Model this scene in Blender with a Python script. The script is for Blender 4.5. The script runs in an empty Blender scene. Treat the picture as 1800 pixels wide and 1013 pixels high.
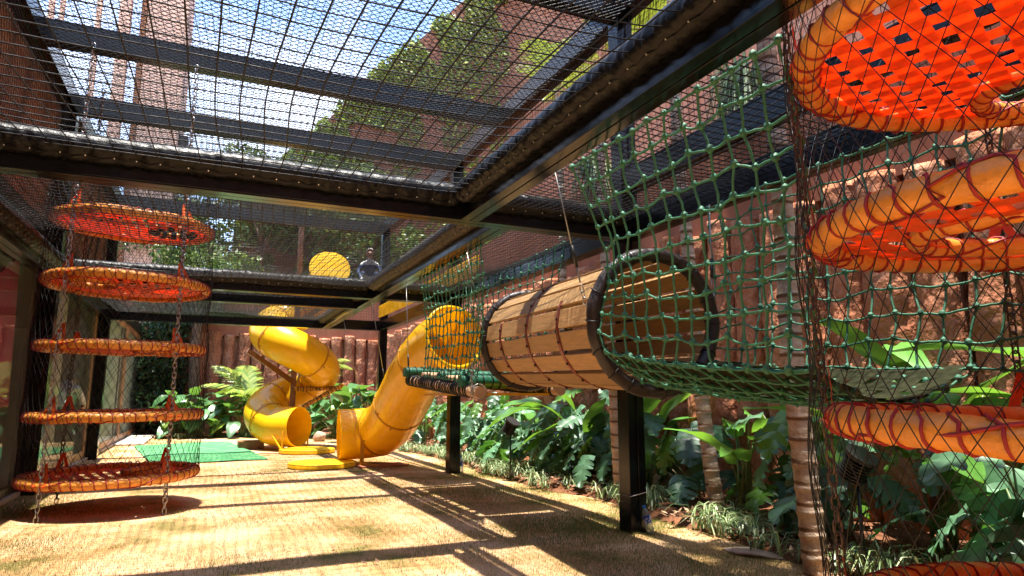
import bpy, math, random
import numpy as np
from mathutils import Vector, Matrix, noise as mnoise

rad = math.radians
sc = bpy.context.scene
col = sc.collection
RN = random.Random(11)

# ------------------------------------------------------------------ camera
cd = bpy.data.cameras.new('camera')
cam = bpy.data.objects.new('camera', cd)
col.objects.link(cam)
cd.sensor_width = 36.0
cd.lens = 36.0 * 1160.0 / 1800.0
cd.clip_start = 0.05
cd.clip_end = 600
cam.location = (0, 0, 1.1)
cam.rotation_euler = (rad(90 + 9.26), 0, rad(-24.44))
sc.camera = cam

# ------------------------------------------------------------------ sky and sun
SUN_DIR = Vector((-0.02, -0.03, 1.0)).normalized()      # towards the sun, close to the zenith
elev = math.asin(SUN_DIR.z)
azim = math.atan2(SUN_DIR.x, SUN_DIR.y)
world = bpy.data.worlds.new('World')
sc.world = world
world.use_nodes = True
wn, wl = world.node_tree.nodes, world.node_tree.links
wn.clear()
wout = wn.new('ShaderNodeOutputWorld')
wbg = wn.new('ShaderNodeBackground')
wsky = wn.new('ShaderNodeTexSky')
wsky.sky_type = 'NISHITA'
wsky.sun_disc = False
wsky.sun_elevation = elev
wsky.sun_rotation = azim
wsky.altitude = 600
wsky.air_density = 1.0
wsky.dust_density = 0.6
wsky.ozone_density = 1.5
wtc = wn.new('ShaderNodeTexCoord')
wno = wn.new('ShaderNodeTexNoise')
wno.inputs['Scale'].default_value = 1.6
wno.inputs['Detail'].default_value = 7
wno.inputs['Roughness'].default_value = 0.55
wmp = wn.new('ShaderNodeMapping')
wmp.inputs['Location'].default_value = (0.35, 0.1, 0.0)
wmp.inputs['Scale'].default_value = (1, 1, 1.6)
wcr = wn.new('ShaderNodeValToRGB')
wcr.color_ramp.elements[0].position = 0.52
wcr.color_ramp.elements[1].position = 0.74
wmx = wn.new('ShaderNodeMixRGB')
wmx.inputs['Color2'].default_value = (5.0, 5.1, 5.4, 1)
wl.new(wtc.outputs['Generated'], wmp.inputs['Vector'])
wl.new(wmp.outputs['Vector'], wno.inputs['Vector'])
wl.new(wno.outputs['Fac'], wcr.inputs['Fac'])
wl.new(wcr.outputs['Color'], wmx.inputs['Fac'])
wl.new(wsky.outputs['Color'], wmx.inputs['Color1'])
wl.new(wmx.outputs['Color'], wbg.inputs['Color'])
wbg.inputs['Strength'].default_value = 0.15
wl.new(wbg.outputs['Background'], wout.inputs['Surface'])

sd = bpy.data.lights.new('sun', 'SUN')
sd.energy = 4.4
sd.angle = rad(0.8)
sd.color = (1.0, 0.94, 0.84)
sun = bpy.data.objects.new('sun', sd)
sun.rotation_euler = (-SUN_DIR).to_track_quat('-Z', 'Y').to_euler()
sun.location = (0, 0, 30)
col.objects.link(sun)

sc.view_settings.view_transform = 'Standard'
sc.view_settings.look = 'None'
sc.view_settings.gamma = 1.0
sc.view_settings.use_curve_mapping = False
sc.view_settings.exposure = 2.15
sc.render.engine = 'CYCLES'
sc.cycles.use_denoising = True
sc.cycles.max_bounces = 10
sc.cycles.transparent_max_bounces = 16
sc.cycles.sample_clamp_indirect = 8.0
sc.cycles.caustics_reflective = False
sc.cycles.caustics_refractive = False

# ------------------------------------------------------------------ materials
def mat(name, color, rough=0.6, metal=0.0, spec=0.5, coat=0.0, trans=0.0, tcol=None,
        noise=None, bump=None, isl=None, objrand=None):
    """Procedural material. noise=(scale, amount, detail, stretch) varies the colour, bump=(scale, strength),
    isl=[(pos,colour)...] colours each loose piece, objrand = value spread per object, trans = translucency."""
    m = bpy.data.materials.new(name)
    m.use_nodes = True
    n, l = m.node_tree.nodes, m.node_tree.links
    n.clear()
    out = n.new('ShaderNodeOutputMaterial')
    b = n.new('ShaderNodeBsdfPrincipled')
    b.inputs['Roughness'].default_value = rough
    b.inputs['Metallic'].default_value = metal
    b.inputs['Specular IOR Level'].default_value = spec
    b.inputs['Coat Weight'].default_value = coat
    b.inputs['Coat Roughness'].default_value = 0.08
    tc = n.new('ShaderNodeTexCoord')
    rgb = n.new('ShaderNodeRGB')
    rgb.outputs[0].default_value = (*color, 1)
    cur = rgb.outputs[0]
    if isl:
        ge = n.new('ShaderNodeNewGeometry')
        cr = n.new('ShaderNodeValToRGB')
        e = cr.color_ramp.elements
        while len(e) < len(isl):
            e.new(0.5)
        for k, (p, c) in enumerate(isl):
            e[k].position = p
            e[k].color = (*c, 1)
        l.new(ge.outputs['Random Per Island'], cr.inputs['Fac'])
        cur = cr.outputs['Color']
    if objrand:
        oi = n.new('ShaderNodeObjectInfo')
        mr = n.new('ShaderNodeMapRange')
        mr.inputs['To Min'].default_value = 1 - objrand
        mr.inputs['To Max'].default_value = 1 + objrand
        l.new(oi.outputs['Random'], mr.inputs['Value'])
        hs = n.new('ShaderNodeHueSaturation')
        l.new(mr.outputs['Result'], hs.inputs['Value'])
        l.new(cur, hs.inputs['Color'])
        cur = hs.outputs['Color']
    if noise:
        s, a, d, st = noise
        mp = n.new('ShaderNodeMapping')
        mp.inputs['Scale'].default_value = st
        l.new(tc.outputs['Object'], mp.inputs['Vector'])
        nz = n.new('ShaderNodeTexNoise')
        nz.inputs['Scale'].default_value = s
        nz.inputs['Detail'].default_value = d
        nz.inputs['Roughness'].default_value = 0.62
        l.new(mp.outputs['Vector'], nz.inputs['Vector'])
        mr = n.new('ShaderNodeMapRange')
        mr.inputs['From Min'].default_value = 0.25
        mr.inputs['From Max'].default_value = 0.75
        mr.inputs['To Min'].default_value = 1 - a
        mr.inputs['To Max'].default_value = 1 + a
        l.new(nz.outputs['Fac'], mr.inputs['Value'])
        hs = n.new('ShaderNodeHueSaturation')
        l.new(mr.outputs['Result'], hs.inputs['Value'])
        l.new(cur, hs.inputs['Color'])
        cur = hs.outputs['Color']
        mr2 = n.new('ShaderNodeMapRange')
        mr2.inputs['To Min'].default_value = max(0.02, rough - 0.12)
        mr2.inputs['To Max'].default_value = min(1, rough + 0.14)
        l.new(nz.outputs['Fac'], mr2.inputs['Value'])
        l.new(mr2.outputs['Result'], b.inputs['Roughness'])
    l.new(cur, b.inputs['Base Color'])
    if bump:
        bz = n.new('ShaderNodeTexNoise')
        bz.inputs['Scale'].default_value = bump[0]
        bz.inputs['Detail'].default_value = 5
        if len(bump) > 2:
            bm_ = n.new('ShaderNodeMapping')
            bm_.inputs['Scale'].default_value = bump[2]
            l.new(tc.outputs['Object'], bm_.inputs['Vector'])
            l.new(bm_.outputs['Vector'], bz.inputs['Vector'])
        else:
            l.new(tc.outputs['Object'], bz.inputs['Vector'])
        bp = n.new('ShaderNodeBump')
        bp.inputs['Strength'].default_value = bump[1]
        bp.inputs['Distance'].default_value = 0.02
        l.new(bz.outputs['Fac'], bp.inputs['Height'])
        l.new(bp.outputs['Normal'], b.inputs['Normal'])
    if trans > 0:
        tb = n.new('ShaderNodeBsdfTranslucent')
        if tcol:
            tb.inputs['Color'].default_value = (*tcol, 1)
        else:
            l.new(cur, tb.inputs['Color'])
        mx = n.new('ShaderNodeMixShader')
        mx.inputs['Fac'].default_value = trans
        l.new(b.outputs[0], mx.inputs[1])
        l.new(tb.outputs[0], mx.inputs[2])
        l.new(mx.outputs[0], out.inputs['Surface'])
    else:
        l.new(b.outputs[0], out.inputs['Surface'])
    return m

def two_tone(name, stops, scale, detail=6, rough=0.8, bump=None, stretch=(1, 1, 1), coord='Object', spec=0.3, scale2=None, stops2=None):
    """noise driven colour ramp, for ground, earth, plaster"""
    m = bpy.data.materials.new(name)
    m.use_nodes = True
    n, l = m.node_tree.nodes, m.node_tree.links
    b = n['Principled BSDF']
    b.inputs['Roughness'].default_value = rough
    b.inputs['Specular IOR Level'].default_value = spec
    tc = n.new('ShaderNodeTexCoord')
    mp = n.new('ShaderNodeMapping')
    mp.inputs['Scale'].default_value = stretch
    l.new(tc.outputs[coord], mp.inputs['Vector'])
    def ramp(s, st):
        nz = n.new('ShaderNodeTexNoise')
        nz.inputs['Scale'].default_value = s
        nz.inputs['Detail'].default_value = detail
        nz.inputs['Roughness'].default_value = 0.65
        l.new(mp.outputs['Vector'], nz.inputs['Vector'])
        cr = n.new('ShaderNodeValToRGB')
        e = cr.color_ramp.elements
        while len(e) < len(st):
            e.new(0.5)
        for k, (p, c) in enumerate(st):
            e[k].position = p
            e[k].color = (*c, 1)
        l.new(nz.outputs['Fac'], cr.inputs['Fac'])
        return cr.outputs['Color']
    c = ramp(scale, stops)
    if stops2:
        c2 = ramp(scale2, stops2)
        mx = n.new('ShaderNodeMixRGB')
        mx.blend_type = 'MULTIPLY'
        mx.inputs['Fac'].default_value = 1
        l.new(c, mx.inputs['Color1'])
        l.new(c2, mx.inputs['Color2'])
        c = mx.outputs['Color']
    l.new(c, b.inputs['Base Color'])
    if bump:
        bz = n.new('ShaderNodeTexNoise')
        bz.inputs['Scale'].default_value = bump[0]
        bz.inputs['Detail'].default_value = 6
        l.new(mp.outputs['Vector'], bz.inputs['Vector'])
        bp = n.new('ShaderNodeBump')
        bp.inputs['Strength'].default_value = bump[1]
        bp.inputs['Distance'].default_value = bump[2]
        l.new(bz.outputs['Fac'], bp.inputs['Height'])
        l.new(bp.outputs['Normal'], b.inputs['Normal'])
    return m

M = {}
M['paint'] = mat('black_gloss_paint', (0.0045, 0.0045, 0.005), 0.12, spec=0.32, noise=(3, 0.25, 5, (1, 1, 1)), bump=(160, 0.03))
M['vinyl'] = mat('black_vinyl', (0.006, 0.006, 0.0066), 0.38, spec=0.2, noise=(9, 0.3, 4, (1, 1, 1)), bump=(70, 0.2))
M['vinyl_dusty'] = mat('dusty_brown_vinyl', (0.045, 0.035, 0.029), 0.5, spec=0.3, noise=(9, 0.35, 4, (1, 1, 1)), bump=(45, 0.25))
M['netblack'] = mat('black_net_cord', (0.005, 0.0045, 0.0045), 0.45, spec=0.3)
M['netfine'] = mat('fine_black_twine', (0.006, 0.005, 0.005), 0.45, spec=0.3)
M['green_rope'] = mat('green_braided_rope', (0.03, 0.165, 0.088), 0.45, noise=(60, 0.3, 3, (1, 1, 1)), bump=(500, 0.3))
M['orange'] = mat('orange_vinyl_tube', (0.78, 0.31, 0.045), 0.36, spec=0.5, trans=0.12, noise=(11, 0.25, 6, (1, 1, 1)), bump=(34, 0.45))
M['strap'] = mat('red_orange_webbing', (0.85, 0.165, 0.028), 0.5, trans=0.5, noise=(40, 0.12, 3, (1, 1, 1)), bump=(300, 0.2))
M['redcord'] = mat('dark_red_cord', (0.30, 0.012, 0.016), 0.55, bump=(400, 0.3))
M['yellow'] = mat('yellow_plastic', (0.93, 0.61, 0.012), 0.27, spec=0.5, coat=0.25, trans=0.36, tcol=(1.0, 0.72, 0.02), noise=(3.0, 0.13, 8, (1, 1, 1)), bump=(9, 0.05))
M['yellowpad'] = mat('yellow_mat_vinyl', (0.85, 0.50, 0.01), 0.4, noise=(6, 0.1, 4, (1, 1, 1)))
M['joint'] = mat('slide_flange_plastic', (0.55, 0.24, 0.006), 0.35)
M['bolt'] = mat('dark_bolt', (0.03, 0.022, 0.018), 0.4, metal=0.8)
M['rust'] = mat('rust_red_steel', (0.20, 0.038, 0.022), 0.42, metal=0.25, noise=(14, 0.3, 4, (1, 1, 1)))
M['brownsteel'] = mat('brown_painted_steel', (0.16, 0.06, 0.02), 0.45, noise=(9, 0.25, 4, (1, 1, 1)))
M['padring'] = mat('brown_vinyl_padding', (0.028, 0.02, 0.018), 0.4, spec=0.4, noise=(9, 0.25, 4, (1, 1, 1)), bump=(40, 0.2))
M['wood'] = mat('pine_slat', (0.36, 0.205, 0.08), 0.55, noise=(5.5, 0.3, 7, (9, 1, 9)), bump=(14, 0.15, (9, 0.7, 9)), objrand=0.16)
M['logwood'] = mat('peeled_log', (0.48, 0.30, 0.17), 0.7, noise=(12, 0.2, 5, (1, 1, 1)), bump=(40, 0.2))
M['greenwood'] = mat('green_painted_log', (0.012, 0.11, 0.06), 0.4, noise=(10, 0.3, 4, (1, 1, 1)))
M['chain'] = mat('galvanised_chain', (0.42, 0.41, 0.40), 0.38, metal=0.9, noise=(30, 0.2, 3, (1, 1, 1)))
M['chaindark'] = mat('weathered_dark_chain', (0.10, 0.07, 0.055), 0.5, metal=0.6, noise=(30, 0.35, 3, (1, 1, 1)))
M['cable'] = mat('steel_cable', (0.35, 0.34, 0.33), 0.4, metal=0.8)
M['button'] = mat('silver_eyelet', (0.75, 0.75, 0.75), 0.3, metal=0.7)
M['camo'] = mat('olive_brown_webbing', (0.026, 0.028, 0.014), 0.9, spec=0.05, trans=0.1, noise=(6, 0.5, 5, (1, 1, 1)))
M['turfmat'] = two_tone('green_turf_mat', [(0.3, (0.035, 0.16, 0.055)), (0.5, (0.055, 0.23, 0.085)), (0.7, (0.12, 0.29, 0.13))], 3.5, rough=0.85, bump=(180, 0.5, 0.01))
M['lawn'] = two_tone('dry_lawn_ground', [(0.36, (0.20, 0.165, 0.06)), (0.47, (0.46, 0.285, 0.14)), (0.60, (0.61, 0.41, 0.255))], 1.3, 9,
                     0.95, (140, 0.45, 0.012), scale2=0.55, stops2=[(0.3, (0.80, 0.62, 0.45)), (0.46, (1, 0.92, 0.84)), (0.65, (1, 1, 1))], spec=0.1)
M['soil'] = two_tone('red_brown_soil', [(0.3, (0.07, 0.028, 0.014)), (0.65, (0.20, 0.085, 0.042))], 5, 8, 0.95, (26, 0.9, 0.04), spec=0.1)
M['earth'] = two_tone('red_earth_pile', [(0.28, (0.24, 0.085, 0.042)), (0.48, (0.48, 0.19, 0.098)), (0.72, (0.62, 0.32, 0.20))], 2.2, 9, 0.95,
                      (16, 1.0, 0.08), stretch=(1, 1, 0.7), coord='Object', spec=0.15, scale2=11, stops2=[(0.30, (0.65, 0.60, 0.58)), (0.46, (0.95, 0.95, 0.95)), (0.62, (1, 1, 1))])
M['plaster'] = two_tone('terracotta_plaster', [(0.3, (0.30, 0.105, 0.055)), (0.7, (0.42, 0.17, 0.10))], 1.1, 8, 0.85, (50, 0.25, 0.01), stretch=(1, 1, 0.35), spec=0.2,
                        scale2=7, stops2=[(0.3, (0.78, 0.76, 0.75)), (0.6, (1, 1, 1))])
M['tallwall'] = two_tone('tall_clay_wall', [(0.35, (0.27, 0.12, 0.08)), (0.65, (0.40, 0.20, 0.135))], 0.7, 8, 0.9, (30, 0.3, 0.02), stretch=(1, 1, 0.12), spec=0.15)
M['towerwall'] = two_tone('pale_terracotta_render', [(0.35, (0.70, 0.48, 0.38)), (0.65, (0.78, 0.57, 0.46))], 0.5, 6, 0.85, (20, 0.15, 0.02), spec=0.2)
M['clayslat'] = mat('clay_brown_slat', (0.33, 0.15, 0.07), 0.7, noise=(5, 0.3, 5, (1, 1, 1)))
M['darkwall'] = mat('dark_facade', (0.025, 0.02, 0.018), 0.6, noise=(3, 0.3, 4, (1, 1, 1)))
M['doorframe'] = mat('dark_brown_door_frame', (0.012, 0.008, 0.006), 0.3, spec=0.4, noise=(6, 0.35, 5, (8, 8, 1)))
M['timber'] = mat('red_brown_timber_frame', (0.32, 0.16, 0.085), 0.45, noise=(6, 0.3, 5, (8, 8, 1)))
M['floorin'] = mat('indoor_floor', (0.50, 0.44, 0.38), 0.5, noise=(3, 0.1, 4, (1, 1, 1)))
M['wallin'] = mat('indoor_wall', (0.58, 0.56, 0.53), 0.8, noise=(1.5, 0.15, 4, (1, 1, 1)))
M['pink'] = mat('magenta_board', (0.50, 0.006, 0.11), 0.6, noise=(5, 0.12, 4, (1, 1, 1)))
M['reflection_sheet'] = mat('grey_reflection_sheet', (0.70, 0.66, 0.62), 0.8, trans=0.2, noise=(4, 0.12, 4, (6, 6, 0.4)))  # pale reflection in the far panes, made as a sheet
M['threshold'] = mat('concrete_sill', (0.42, 0.36, 0.30), 0.8, noise=(8, 0.2, 5, (1, 1, 1)), bump=(60, 0.2))
M['monstera'] = mat('monstera_leaf', (0.070, 0.16, 0.082), 0.42, spec=0.45, trans=0.18, tcol=(0.10, 0.30, 0.03), objrand=0.5, noise=(6, 0.25, 4, (1, 1, 1)))
M['monstera_young'] = mat('young_green_leaf', (0.085, 0.20, 0.022), 0.34, spec=0.5, trans=0.3, tcol=(0.25, 0.45, 0.03), objrand=0.35, noise=(6, 0.2, 4, (1, 1, 1)))
M['banana'] = mat('banana_leaf', (0.075, 0.20, 0.030), 0.32, spec=0.5, trans=0.28, tcol=(0.22, 0.45, 0.04), objrand=0.3, noise=(20, 0.15, 3, (6, 0.6, 1)))
M['bluegreen'] = mat('blue_green_broad_leaf', (0.06, 0.17, 0.13), 0.3, spec=0.6, trans=0.15, noise=(9, 0.2, 3, (5, 0.5, 1)))
M['broad'] = mat('broad_leaf', (0.06, 0.16, 0.055), 0.32, spec=0.55, trans=0.22, tcol=(0.2, 0.4, 0.05), objrand=0.5, noise=(5, 0.2, 4, (1, 1, 1)))
M['lime'] = mat('lime_broad_leaf', (0.20, 0.33, 0.045), 0.36, trans=0.3, tcol=(0.4, 0.55, 0.06), objrand=0.3)
M['palm'] = mat('yellow_green_palm_leaf', (0.24, 0.30, 0.03), 0.4, trans=0.22, tcol=(0.34, 0.42, 0.05), isl=[(0, (0.12, 0.21, 0.035)), (1, (0.28, 0.32, 0.06))])
M['stem'] = mat('green_stem', (0.10, 0.14, 0.045), 0.5, objrand=0.3)
M['drystem'] = mat('dry_brown_stem', (0.22, 0.13, 0.06), 0.7)
M['bark'] = two_tone('ringed_palm_bark', [(0.3, (0.30, 0.20, 0.135)), (0.5, (0.50, 0.39, 0.29)), (0.72, (0.68, 0.57, 0.46))], 9, 8, 0.85, (40, 0.5, 0.02), spec=0.2, stretch=(1, 1, 1.6), scale2=1.0, stops2=[(0.3, (0.75, 0.6, 0.5)), (0.6, (1, 1, 1))])
M['darkbark'] = two_tone('dark_tree_bark', [(0.3, (0.09, 0.05, 0.032)), (0.7, (0.26, 0.16, 0.11))], 6, 8, 0.9, (20, 0.8, 0.04), spec=0.15)
M['treeleaf'] = mat('tree_foliage', (0.06, 0.11, 0.025), 0.45, trans=0.3, isl=[(0, (0.03, 0.075, 0.016)), (0.6, (0.10, 0.17, 0.035)), (1, (0.22, 0.27, 0.06))])
M['hedgeleaf'] = mat('dark_hedge_foliage', (0.02, 0.05, 0.015), 0.5, trans=0.15, isl=[(0, (0.008, 0.026, 0.008)), (1, (0.035, 0.085, 0.025))])
M['vine'] = mat('vine_leaf', (0.13, 0.2, 0.03), 0.45, trans=0.3, isl=[(0, (0.10, 0.19, 0.03)), (0.6, (0.26, 0.36, 0.06)), (1, (0.42, 0.46, 0.10))])
M['turfgrass'] = mat('lily_turf_blades', (0.06, 0.13, 0.035), 0.42, trans=0.2, isl=[(0, (0.06, 0.12, 0.035)), (0.6, (0.17, 0.24, 0.09)), (1, (0.36, 0.40, 0.22))])
M['grass'] = mat('dry_grass_blades', (0.3, 0.2, 0.08), 0.8, spec=0.1, trans=0.25, isl=[(0, (0.62, 0.43, 0.26)), (0.5, (0.52, 0.335, 0.18)), (1, (0.38, 0.24, 0.115))])
M['greengrass'] = mat('green_grass_blades', (0.1, 0.15, 0.04), 0.7, spec=0.2, trans=0.3, isl=[(0, (0.09, 0.14, 0.03)), (0.6, (0.16, 0.21, 0.05)), (1, (0.30, 0.29, 0.09))])
M['rock'] = two_tone('pale_brown_rock', [(0.3, (0.26, 0.16, 0.11)), (0.7, (0.50, 0.38, 0.29))], 5, 8, 0.9, (22, 0.6, 0.03), spec=0.2)
M['litter'] = mat('dead_leaf_litter', (0.2, 0.1, 0.05), 0.8, isl=[(0, (0.10, 0.045, 0.02)), (0.6, (0.24, 0.12, 0.06)), (1, (0.40, 0.26, 0.15))])
M['blackplastic'] = mat('black_plastic', (0.012, 0.012, 0.012), 0.42)
M['lens'] = mat('lamp_lens', (0.25, 0.25, 0.25), 0.15)
M['skin'] = mat('skin', (0.42, 0.22, 0.14), 0.5)
M['hair'] = mat('dark_hair', (0.02, 0.014, 0.01), 0.5)
M['greyhair'] = mat('grey_hair', (0.32, 0.28, 0.27), 0.6)
M['greyshirt'] = mat('pale_grey_shirt', (0.55, 0.54, 0.58), 0.85, noise=(8, 0.08, 4, (1, 1, 1)))
M['trousers'] = mat('dark_trousers', (0.02, 0.022, 0.03), 0.8)
M['denim'] = mat('blue_denim', (0.035, 0.065, 0.15), 0.85, noise=(14, 0.4, 4, (1, 1, 1)))
M['whitecloth'] = mat('white_cloth', (0.68, 0.68, 0.66), 0.85, noise=(9, 0.1, 4, (1, 1, 1)))
M['blueclotch'] = mat('blue_cloth', (0.03, 0.18, 0.42), 0.8)
M['bluecap'] = mat('blue_bottle_cap', (0.01, 0.12, 0.55), 0.35)
M['shoe'] = mat('shoe_blue', (0.02, 0.06, 0.18), 0.6)

def glass_mat(name, tint=(0.9, 0.95, 0.93), refl=0.1, ior=1.5):
    m = bpy.data.materials.new(name)
    m.use_nodes = True
    n, l = m.node_tree.nodes, m.node_tree.links
    n.clear()
    out = n.new('ShaderNodeOutputMaterial')
    tr = n.new('ShaderNodeBsdfTransparent')
    tr.inputs['Color'].default_value = (*tint, 1)
    gl = n.new('ShaderNodeBsdfGlossy')
    gl.inputs['Roughness'].default_value = 0.015
    fr = n.new('ShaderNodeFresnel')
    fr.inputs['IOR'].default_value = ior
    ad = n.new('ShaderNodeMath')
    ad.operation = 'ADD'
    ad.use_clamp = True
    ad.inputs[1].default_value = refl
    mx = n.new('ShaderNodeMixShader')
    l.new(fr.outputs[0], ad.inputs[0])
    l.new(ad.outputs[0], mx.inputs[0])
    l.new(tr.outputs[0], mx.inputs[1])
    l.new(gl.outputs[0], mx.inputs[2])
    l.new(mx.outputs[0], out.inputs['Surface'])
    return m
M['glass'] = glass_mat('window_glass', refl=0.10, ior=1.0005)
def dusty(m, fac, colr):
    """pale diffuse colour mixed into a pane, painting in its bright interior and reflection"""
    n, l = m.node_tree.nodes, m.node_tree.links
    d = n.new('ShaderNodeBsdfDiffuse')
    d.inputs['Color'].default_value = (*colr, 1)
    x = n.new('ShaderNodeMixShader')
    x.inputs[0].default_value = fac
    o = n['Material Output']
    l.new(o.inputs['Surface'].links[0].from_socket, x.inputs[1])
    l.new(d.outputs[0], x.inputs[2])
    l.new(x.outputs[0], o.inputs['Surface'])
dusty(M['glass'], 0.06, (0.55, 0.55, 0.54))  # paints the pale reflected light into the glass
M['pet'] = glass_mat('clear_bottle_plastic', (0.88, 0.93, 0.96), 0.10, 1.4)
_n, _l = M['pet'].node_tree.nodes, M['pet'].node_tree.links
_d = _n.new('ShaderNodeBsdfTranslucent')
_d.inputs['Color'].default_value = (0.8, 0.87, 0.93, 1)
_m = _n.new('ShaderNodeMixShader')
_m.inputs[0].default_value = 0.35
_o = _n['Material Output']
_l.new(_o.inputs['Surface'].links[0].from_socket, _m.inputs[1])
_l.new(_d.outputs[0], _m.inputs[2])
_l.new(_m.outputs[0], _o.inputs['Surface'])

def add_ring_bands(m, scale=2.3):
    """leaf-scar rings round a trunk: dark narrow bands along its height"""
    n, l = m.node_tree.nodes, m.node_tree.links
    b = n['Principled BSDF']
    src = b.inputs['Base Color'].links[0].from_socket
    tc = n.new('ShaderNodeTexCoord')
    wv = n.new('ShaderNodeTexWave')
    wv.wave_type = 'BANDS'
    wv.bands_direction = 'Z'
    wv.inputs['Scale'].default_value = scale
    wv.inputs['Distortion'].default_value = 1.6
    wv.inputs['Detail'].default_value = 3
    wv.inputs['Detail Scale'].default_value = 1.5
    l.new(tc.outputs['Object'], wv.inputs['Vector'])
    cr = n.new('ShaderNodeValToRGB')
    cr.color_ramp.elements[0].position = 0.02
    cr.color_ramp.elements[0].color = (0.34, 0.25, 0.19, 1)
    cr.color_ramp.elements[1].position = 0.13
    cr.color_ramp.elements[1].color = (1, 1, 1, 1)
    l.new(wv.outputs['Fac'], cr.inputs['Fac'])
    mx = n.new('ShaderNodeMixRGB')
    mx.blend_type = 'MULTIPLY'
    mx.inputs['Fac'].default_value = 1
    l.new(src, mx.inputs['Color1'])
    l.new(cr.outputs['Color'], mx.inputs['Color2'])
    l.new(mx.outputs['Color'], b.inputs['Base Color'])
add_ring_bands(M['bark'])

def label_mat():
    m = bpy.data.materials.new('bottle_label_print')
    m.use_nodes = True
    n, l = m.node_tree.nodes, m.node_tree.links
    b = n['Principled BSDF']
    b.inputs['Roughness'].default_value = 0.35
    tc = n.new('ShaderNodeTexCoord')
    wv = n.new('ShaderNodeTexNoise')
    wv.inputs['Scale'].default_value = 60
    l.new(tc.outputs['Object'], wv.inputs['Vector'])
    cr = n.new('ShaderNodeValToRGB')
    cr.color_ramp.interpolation = 'CONSTANT'
    cr.color_ramp.elements[0].color = (0.012, 0.05, 0.30, 1)
    cr.color_ramp.elements[1].color = (0.55, 0.62, 0.75, 1)
    cr.color_ramp.elements[1].position = 0.58
    l.new(wv.outputs['Fac'], cr.inputs['Fac'])
    l.new(cr.outputs['Color'], b.inputs['Base Color'])
    return m
M['label'] = label_mat()

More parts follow.
